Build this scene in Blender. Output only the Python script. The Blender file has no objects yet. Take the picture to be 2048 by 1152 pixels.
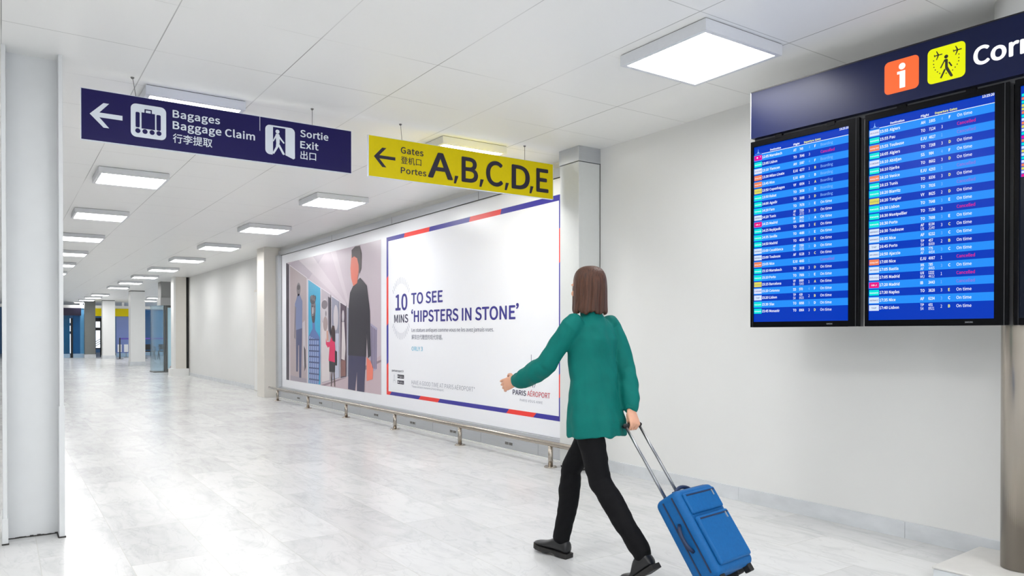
import bpy, bmesh, math, random
from mathutils import Vector, Matrix
from mathutils import noise as mnoise
random.seed(7)
sc = bpy.context.scene
C = sc.collection
PI = math.pi

# ------------------------------------------------------------------ camera, world, exposure
cam_d = bpy.data.cameras.new('camera'); cam = bpy.data.objects.new('camera', cam_d); C.objects.link(cam)
cam_d.sensor_fit = 'HORIZONTAL'; cam_d.sensor_width = 36.0; cam_d.lens = 26.2324
cam_d.shift_y = 0.04988; cam_d.clip_start = 0.05; cam_d.clip_end = 300
cam.location = (0, 0, 1.3)
cam.rotation_euler = (PI/2 - 0.006819, 0, -0.599965)
sc.camera = cam
sc.view_settings.view_transform = 'Standard'
sc.view_settings.look = 'None'
sc.view_settings.gamma = 1.0
sc.view_settings.use_curve_mapping = False
sc.view_settings.exposure = 0.08
world = bpy.data.worlds.new('hall_ambience'); sc.world = world; world.use_nodes = True
bg = world.node_tree.nodes['Background']
bg.inputs[0].default_value = (0.92, 0.96, 1.0, 1); bg.inputs[1].default_value = 2.1
LAMP = 19.0           # emission of the ceiling panel diffusers
H = 3.078             # ceiling height

# ------------------------------------------------------------------ materials
def s2l(c):
    return tuple(((v/255)/12.92 if v/255 <= 0.04045 else ((v/255+0.055)/1.055)**2.4) for v in c) + (1,)
MATS = {}
def mat(name, rgb, rough=0.5, metal=0.0, emit=0.0, spec=0.5, coat=0.0, grain=0.0, gscale=40.0, bump=0.0, stretch=(1, 1, 1), trans=0.0, alpha=1.0, dark=False):
    """rgb in sRGB 0..255; grain = procedural variation of the colour, bump = procedural relief"""
    if name in MATS: return MATS[name]
    m = bpy.data.materials.new(name); m.use_nodes = True
    nt = m.node_tree; b = nt.nodes['Principled BSDF']
    col = s2l(rgb)
    b.inputs['Base Color'].default_value = col
    b.inputs['Roughness'].default_value = rough
    b.inputs['Metallic'].default_value = metal
    b.inputs['Specular IOR Level'].default_value = spec
    b.inputs['Coat Weight'].default_value = coat
    b.inputs['Transmission Weight'].default_value = trans
    b.inputs['Alpha'].default_value = alpha
    if dark: b.inputs['Base Color'].default_value = tuple(v*0.04 for v in col[:3]) + (1,); b.inputs['Specular IOR Level'].default_value = 0.12
    if emit:
        b.inputs['Emission Color'].default_value = col; b.inputs['Emission Strength'].default_value = emit
    if grain or bump:
        tc = nt.nodes.new('ShaderNodeTexCoord'); mp = nt.nodes.new('ShaderNodeMapping'); nz = nt.nodes.new('ShaderNodeTexNoise')
        mp.inputs['Scale'].default_value = stretch
        nz.inputs['Scale'].default_value = gscale; nz.inputs['Detail'].default_value = 4
        nt.links.new(tc.outputs['Object'], mp.inputs[0]); nt.links.new(mp.outputs[0], nz.inputs['Vector'])
        if grain:
            rp = nt.nodes.new('ShaderNodeValToRGB')
            lo = tuple(max(0, v*(1-grain)) for v in col[:3]) + (1,); hi = tuple(min(1, v*(1+grain)) for v in col[:3]) + (1,)
            rp.color_ramp.elements[0].color = lo; rp.color_ramp.elements[1].color = hi
            rp.color_ramp.elements[0].position = 0.3; rp.color_ramp.elements[1].position = 0.7
            nt.links.new(nz.outputs['Fac'], rp.inputs[0]); nt.links.new(rp.outputs[0], b.inputs['Base Color'])
        if bump:
            bp = nt.nodes.new('ShaderNodeBump'); bp.inputs['Strength'].default_value = bump; bp.inputs['Distance'].default_value = 0.01
            nt.links.new(nz.outputs['Fac'], bp.inputs['Height']); nt.links.new(bp.outputs[0], b.inputs['Normal'])
    MATS[name] = m
    return m

def floor_material():
    m = bpy.data.materials.new('marble_floor'); m.use_nodes = True; nt = m.node_tree; N = nt.nodes; L = nt.links
    b = N['Principled BSDF']
    tc = N.new('ShaderNodeTexCoord'); sep = N.new('ShaderNodeSeparateXYZ'); L.new(tc.outputs['Object'], sep.inputs[0])
    def math_(op, a, c):
        n = N.new('ShaderNodeMath'); n.operation = op
        for i, v in enumerate((a, c)):
            if isinstance(v, (int, float)): n.inputs[i].default_value = v
            else: L.new(v, n.inputs[i])
        return n.outputs[0]
    u = math_('SUBTRACT', sep.outputs[1], 4.645 - 91.0); v = math_('SUBTRACT', sep.outputs[0], 0.175 - 42.0)
    cb = N.new('ShaderNodeCombineXYZ'); L.new(u, cb.inputs[0]); L.new(v, cb.inputs[1])
    br = N.new('ShaderNodeTexBrick'); L.new(cb.outputs[0], br.inputs['Vector'])
    br.offset = 0.5; br.offset_frequency = 2; br.squash = 1
    br.inputs['Scale'].default_value = 1.0; br.inputs['Brick Width'].default_value = 0.91; br.inputs['Row Height'].default_value = 0.42
    br.inputs['Mortar Size'].default_value = 0.0022; br.inputs['Mortar Smooth'].default_value = 0.3; br.inputs['Bias'].default_value = 0.0
    br.inputs['Color1'].default_value = (0.60, 0.60, 0.597, 1); br.inputs['Color2'].default_value = (0.70, 0.70, 0.693, 1)
    br.inputs['Mortar'].default_value = (0.56, 0.55, 0.52, 1)
    mp = N.new('ShaderNodeMapping'); mp.inputs['Scale'].default_value = (2.4, 0.8, 1); mp.inputs['Rotation'].default_value = (0, 0, 0.5)
    L.new(tc.outputs['Object'], mp.inputs[0])
    # per tile offset so that the veins break at the joints
    vm = N.new('ShaderNodeVectorMath'); vm.operation = 'MULTIPLY_ADD'; vm.inputs[1].default_value = (40, 40, 40)
    L.new(br.outputs['Color'], vm.inputs[0]); L.new(mp.outputs[0], vm.inputs[2])
    nz = N.new('ShaderNodeTexNoise'); nz.inputs['Scale'].default_value = 2.3; nz.inputs['Detail'].default_value = 9; nz.inputs['Roughness'].default_value = 0.62; nz.inputs['Distortion'].default_value = 1.6
    L.new(vm.outputs[0], nz.inputs['Vector'])
    rp = N.new('ShaderNodeValToRGB'); rp.color_ramp.elements[0].position = 0.30; rp.color_ramp.elements[0].color = (0.86, 0.865, 0.87, 1)
    rp.color_ramp.elements[1].position = 0.52; rp.color_ramp.elements[1].color = (1, 1, 1, 1)
    L.new(nz.outputs['Fac'], rp.inputs[0])
    # thin dark veins
    nz2 = N.new('ShaderNodeTexNoise'); nz2.inputs['Scale'].default_value = 1.7; nz2.inputs['Detail'].default_value = 6; nz2.inputs['Distortion'].default_value = 2.2
    L.new(vm.outputs[0], nz2.inputs['Vector'])
    ab = math_('ABSOLUTE', math_('SUBTRACT', nz2.outputs['Fac'], 0.5), 0)
    rv = N.new('ShaderNodeValToRGB'); rv.color_ramp.elements[0].position = 0.0; rv.color_ramp.elements[0].color = (0.88, 0.88, 0.89, 1)
    rv.color_ramp.elements[1].position = 0.018; rv.color_ramp.elements[1].color = (1, 1, 1, 1); L.new(ab, rv.inputs[0])
    m1 = N.new('ShaderNodeMixRGB'); m1.blend_type = 'MULTIPLY'; m1.inputs[0].default_value = 1; L.new(br.outputs['Color'], m1.inputs[1]); L.new(rp.outputs[0], m1.inputs[2])
    m2 = N.new('ShaderNodeMixRGB'); m2.blend_type = 'MULTIPLY'; m2.inputs[0].default_value = 0.8; L.new(m1.outputs[0], m2.inputs[1]); L.new(rv.outputs[0], m2.inputs[2])
    L.new(m2.outputs[0], b.inputs['Base Color'])
    b.inputs['Roughness'].default_value = 0.2; b.inputs['Specular IOR Level'].default_value = 0.5
    rr = N.new('ShaderNodeMapRange'); rr.inputs['To Min'].default_value = 0.16; rr.inputs['To Max'].default_value = 0.3; L.new(nz.outputs['Fac'], rr.inputs[0]); L.new(rr.outputs[0], b.inputs['Roughness'])
    return m

def ceiling_material():
    m = bpy.data.materials.new('ceiling_panels'); m.use_nodes = True; nt = m.node_tree; N = nt.nodes; L = nt.links
    b = N['Principled BSDF']
    tc = N.new('ShaderNodeTexCoord'); sep = N.new('ShaderNodeSeparateXYZ'); L.new(tc.outputs['Object'], sep.inputs[0])
    def math_(op, a, c=0.0):
        n = N.new('ShaderNodeMath'); n.operation = op
        for i, v in enumerate((a, c)):
            if isinstance(v, (int, float)): n.inputs[i].default_value = v
            else: L.new(v, n.inputs[i])
        return n.outputs[0]
    def seam(coord, start, pitch, half):
        f = math_('FRACT', math_('DIVIDE', math_('SUBTRACT', coord, start - 100*pitch), pitch))
        d = math_('MULTIPLY', math_('MINIMUM', f, math_('SUBTRACT', 1.0, f)), pitch)
        return math_('LESS_THAN', d, half)
    sx = seam(sep.outputs[0], 0.80, 0.795, 0.0032); sy = seam(sep.outputs[1], 3.59, 0.7725, 0.0028)
    nz = N.new('ShaderNodeTexNoise'); nz.inputs['Scale'].default_value = 0.9; nz.inputs['Detail'].default_value = 1; L.new(tc.outputs['Object'], nz.inputs['Vector'])
    vis = N.new('ShaderNodeMapRange'); vis.inputs['From Min'].default_value = 0.42; vis.inputs['From Max'].default_value = 0.6; L.new(nz.outputs['Fac'], vis.inputs[0])
    visx = N.new('ShaderNodeMapRange'); visx.inputs['From Min'].default_value = 0.3; visx.inputs['From Max'].default_value = 0.62; visx.inputs['To Min'].default_value = 0.12; visx.inputs['To Max'].default_value = 0.75; L.new(nz.outputs['Fac'], visx.inputs[0])
    k = math_('MAXIMUM', math_('MULTIPLY', sx, visx.outputs[0]), math_('MULTIPLY', sy, math_('MULTIPLY', vis.outputs[0], 0.5)))
    mx = N.new('ShaderNodeMixRGB'); mx.inputs[1].default_value = (0.90, 0.90, 0.885, 1); mx.inputs[2].default_value = (0.17, 0.165, 0.155, 1); L.new(k, mx.inputs[0])
    L.new(mx.outputs[0], b.inputs['Base Color']); b.inputs['Roughness'].default_value = 0.38
    n2 = N.new('ShaderNodeTexNoise'); n2.inputs['Scale'].default_value = 1.6; L.new(tc.outputs['Object'], n2.inputs['Vector'])
    bp = N.new('ShaderNodeBump'); bp.inputs['Strength'].default_value = 0.06; bp.inputs['Distance'].default_value = 0.05; L.new(n2.outputs['Fac'], bp.inputs['Height']); L.new(bp.outputs[0], b.inputs['Normal'])
    return m

M_floor = floor_material(); M_ceil = ceiling_material()
M_wall = mat('painted_wall', (228, 228, 226), 0.55, grain=0.012, gscale=1.3)
M_skirt = mat('marble_skirting', (212, 215, 218), 0.3, grain=0.07, gscale=5, stretch=(1, 1, 2))
M_white = mat('white_paint', (236, 236, 234), 0.4, grain=0.01, gscale=3)
M_cream = mat('cream_paint', (226, 222, 214), 0.45, grain=0.01, gscale=3)
M_lampframe = mat('lamp_frame', (222, 224, 228), 0.45, grain=0.01)
M_lamp = mat('lamp_diffuser', (255, 255, 255), 0.6, emit=LAMP)
M_alu = mat('brushed_aluminium', (196, 199, 203), 0.38, metal=0.55, grain=0.03, gscale=6, stretch=(1, 1, 20))
M_steel = mat('stainless_steel', (176, 168, 158), 0.26, metal=1.0, grain=0.05, gscale=30, stretch=(1, 1, 0.05))
M_gap = mat('dark_joint', (52, 50, 48), 0.8, grain=0.1)
M_navy = mat('navy_sign_face', (26, 20, 82), 0.4, grain=0.02, spec=0.2)
M_signwhite = mat('sign_white', (222, 229, 238), 0.4)
M_yellow = mat('yellow_sign_face', (226, 205, 0), 0.45, grain=0.015, spec=0.2)
M_ink = mat('black_lettering', (30, 24, 48), 0.45)
M_wire = mat('steel_wire', (120, 118, 116), 0.4, metal=0.6)
M_beam = mat('painted_steel', (216, 218, 219), 0.42, grain=0.02, gscale=6, bump=0.03)
M_print = mat('poster_white', (245, 246, 251), 0.28)
M_pblue = mat('poster_blue', (54, 48, 158), 0.35)
M_pred = mat('poster_red', (246, 58, 50), 0.35)
M_ptext = mat('poster_text_blue', (52, 46, 140), 0.4)
M_pdark = mat('poster_text_dark', (40, 36, 74), 0.4)
M_pgrey = mat('poster_text_grey', (116, 120, 140), 0.4)
M_pgreyl = mat('poster_text_light_grey', (160, 164, 178), 0.4)
M_pcyan = mat('poster_text_cyan', (110, 196, 226), 0.4)
M_pmaroon = mat('poster_text_red', (204, 56, 72), 0.4)
M_black = mat('black_plastic', (10, 10, 12), 0.22, grain=0.05)
M_blackm = mat('black_matt', (16, 16, 18), 0.6, grain=0.05)

# ------------------------------------------------------------------ mesh builder
class MB:
    def __init__(s): s.v = []; s.f = []; s.mi = []; s.mats = []
    def _m(s, m):
        if m not in s.mats: s.mats.append(m)
        return s.mats.index(m)
    def add(s, vs, fs, m):
        o = len(s.v); k = s._m(m)
        s.v += [tuple(p) for p in vs]
        s.f += [tuple(i + o for i in f) for f in fs]; s.mi += [k]*len(fs)
        return s
    def box(s, x0, y0, z0, x1, y1, z1, m):
        v = [(x0, y0, z0), (x1, y0, z0), (x1, y1, z0), (x0, y1, z0), (x0, y0, z1), (x1, y0, z1), (x1, y1, z1), (x0, y1, z1)]
        return s.add(v, [(0, 3, 2, 1), (4, 5, 6, 7), (0, 1, 5, 4), (1, 2, 6, 5), (2, 3, 7, 6), (3, 0, 4, 7)], m)
    def obox(s, o, ax, ay, az, m):
        """box from corner o along three edge vectors"""
        o, ax, ay, az = map(Vector, (o, ax, ay, az))
        v = [o, o+ax, o+ax+ay, o+ay, o+az, o+ax+az, o+ax+ay+az, o+ay+az]
        return s.add(v, [(0, 3, 2, 1), (4, 5, 6, 7), (0, 1, 5, 4), (1, 2, 6, 5), (2, 3, 7, 6), (3, 0, 4, 7)], m)
    def tube(s, pts, r, m, n=12, cap=True):
        pts = [Vector(p) for p in pts]; rs = r if isinstance(r, (list, tuple)) else [r]*len(pts)
        rings = []; ref = None
        for i, p in enumerate(pts):
            t = (pts[min(i+1, len(pts)-1)] - pts[max(i-1, 0)]).normalized()
            if ref is None: ref = Vector((0, 0, 1)) if abs(t.z) < 0.9 else Vector((1, 0, 0))
            a = (ref - t*ref.dot(t)).normalized(); ref = a; b = t.cross(a)
            rings.append([p + (a*math.cos(2*PI*k/n) + b*math.sin(2*PI*k/n))*rs[i] for k in range(n)])
        vs = [q for g in rings for q in g]; fs = []
        for i in range(len(rings)-1):
            for k in range(n): fs.append((i*n+k, i*n+(k+1) % n, (i+1)*n+(k+1) % n, (i+1)*n+k))
        if cap: fs.append(tuple(range(n-1, -1, -1))); fs.append(tuple((len(rings)-1)*n+k for k in range(n)))
        return s.add(vs, fs, m)
    def lathe(s, cx, cy, prof, m, n=40):
        vs = []; fs = []
        for r, z in prof: vs += [(cx+r*math.cos(2*PI*k/n), cy+r*math.sin(2*PI*k/n), z) for k in range(n)]
        for i in range(len(prof)-1):
            for k in range(n): fs.append((i*n+k, i*n+(k+1) % n, (i+1)*n+(k+1) % n, (i+1)*n+k))
        fs.append(tuple(range(n-1, -1, -1))); fs.append(tuple((len(prof)-1)*n+k for k in range(n)))
        return s.add(vs, fs, m)
    def loft(s, rings, m, n=24, round_ends=True):
        """rings: (centre, half width along side, half width across, side vector)"""
        R = []
        cs = [Vector(r[0]) for r in rings]
        for i, (c, a, b, side) in enumerate(rings):
            t = (cs[min(i+1, len(cs)-1)] - cs[max(i-1, 0)]).normalized()
            sv = Vector(side); sv = (sv - t*sv.dot(t)).normalized(); w = t.cross(sv)
            R.append((cs[i], a, b, sv, w, t))
        if round_ends:
            c, a, b, sv, w, t = R[0]; k = min(a, b)
            R = [(c - t*k*0.75, a*0.35, b*0.35, sv, w, t), (c - t*k*0.45, a*0.78, b*0.78, sv, w, t)] + R
            c, a, b, sv, w, t = R[-1]; k = min(a, b)
            R += [(c + t*k*0.45, a*0.78, b*0.78, sv, w, t), (c + t*k*0.75, a*0.35, b*0.35, sv, w, t)]
        vs = []; fs = []
        for c, a, b, sv, w, t in R: vs += [c + sv*(a*math.cos(2*PI*k/n)) + w*(b*math.sin(2*PI*k/n)) for k in range(n)]
        for i in range(len(R)-1):
            for k in range(n): fs.append((i*n+k, i*n+(k+1) % n, (i+1)*n+(k+1) % n, (i+1)*n+k))
        fs.append(tuple(range(n-1, -1, -1))); fs.append(tuple((len(R)-1)*n+k for k in range(n)))
        return s.add(vs, fs, m)
    def ball(s, c, rx, ry, rz, m, ax=(1, 0, 0), ay=(0, 1, 0), az=(0, 0, 1), n=16, k=10):
        c, ax, ay, az = map(Vector, (c, ax, ay, az)); vs = []; fs = []
        for i in range(1, k):
            ph = PI*i/k
            for j in range(n):
                th = 2*PI*j/n
                vs.append(c + ax*(rx*math.sin(ph)*math.cos(th)) + ay*(ry*math.sin(ph)*math.sin(th)) + az*(rz*math.cos(ph)))
        for i in range(k-2):
            for j in range(n): fs.append((i*n+j, (i+1)*n+j, (i+1)*n+(j+1) % n, i*n+(j+1) % n))
        top = len(vs); vs += [c + az*rz, c - az*rz]
        for j in range(n): fs.append((top, j, (j+1) % n)); fs.append((top+1, (k-2)*n+(j+1) % n, (k-2)*n+j))
        return s.add(vs, fs, m)
    def mesh(s, name, origin=(0, 0, 0)):
        o = Vector(origin); me = bpy.data.meshes.new(name)
        me.from_pydata([tuple(Vector(p)-o) for p in s.v], [], s.f)
        for m in s.mats: me.materials.append(m)
        me.polygons.foreach_set('material_index', s.mi); me.update()
        return me

def tag(o, label=None, cat=None, group=None, kind=None):
    if label: o['label'] = label
    if cat: o['category'] = cat
    if group: o['group'] = group
    if kind: o['kind'] = kind
    return o
def root_loc(o):
    while o.parent: o = o.parent
    return o.location
def obj(name, mb, parent=None, smooth=False, bevel=0.0, seg=2, label=None):
    """links the builder's shape (given in world coordinates) as one mesh object"""
    if parent is not None: org = Vector(root_loc(parent))
    else:
        xs = [p[0] for p in mb.v]; ys = [p[1] for p in mb.v]; zs = [p[2] for p in mb.v]
        org = Vector(((min(xs)+max(xs))/2, (min(ys)+max(ys))/2, min(zs)))
    me = mb.mesh(name, org); o = bpy.data.objects.new(name, me); C.objects.link(o)
    if parent is not None: o.parent = parent
    else: o.location = org
    if smooth: me.shade_smooth()
    if bevel:
        bm = bmesh.new(); bm.from_mesh(me)
        bmesh.ops.remove_doubles(bm, verts=bm.verts, dist=1e-6); bm.to_mesh(me); bm.free()
        md = o.modifiers.new('edge', 'BEVEL'); md.width = bevel; md.segments = seg; md.limit_method = 'ANGLE'; md.angle_limit = 0.7
        md.harden_normals = False
    if label: o['label'] = label
    return o
def struct(name, mb, bevel=0.0, at_origin=False):
    if at_origin:
        me = mb.mesh(name); o = bpy.data.objects.new(name, me); C.objects.link(o)
    else: o = obj(name, mb, bevel=bevel)
    o['kind'] = 'structure'; return o
def thing(name, loc, label, cat, group=None):
    o = bpy.data.objects.new(name, None); C.objects.link(o); o.location = loc; o.empty_display_size = 0.2
    return tag(o, label, cat, group)
def copy_tree(o, loc=None, parent=None):
    c = o.copy(); C.objects.link(c)
    if parent is not None: c.parent = parent
    if loc is not None: c.location = loc
    for ch in [x for x in C.objects if x.parent == o]: copy_tree(ch, None, c)
    return c

# ------------------------------------------------------------------ flat printing on a plane
_txt = {}
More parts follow.
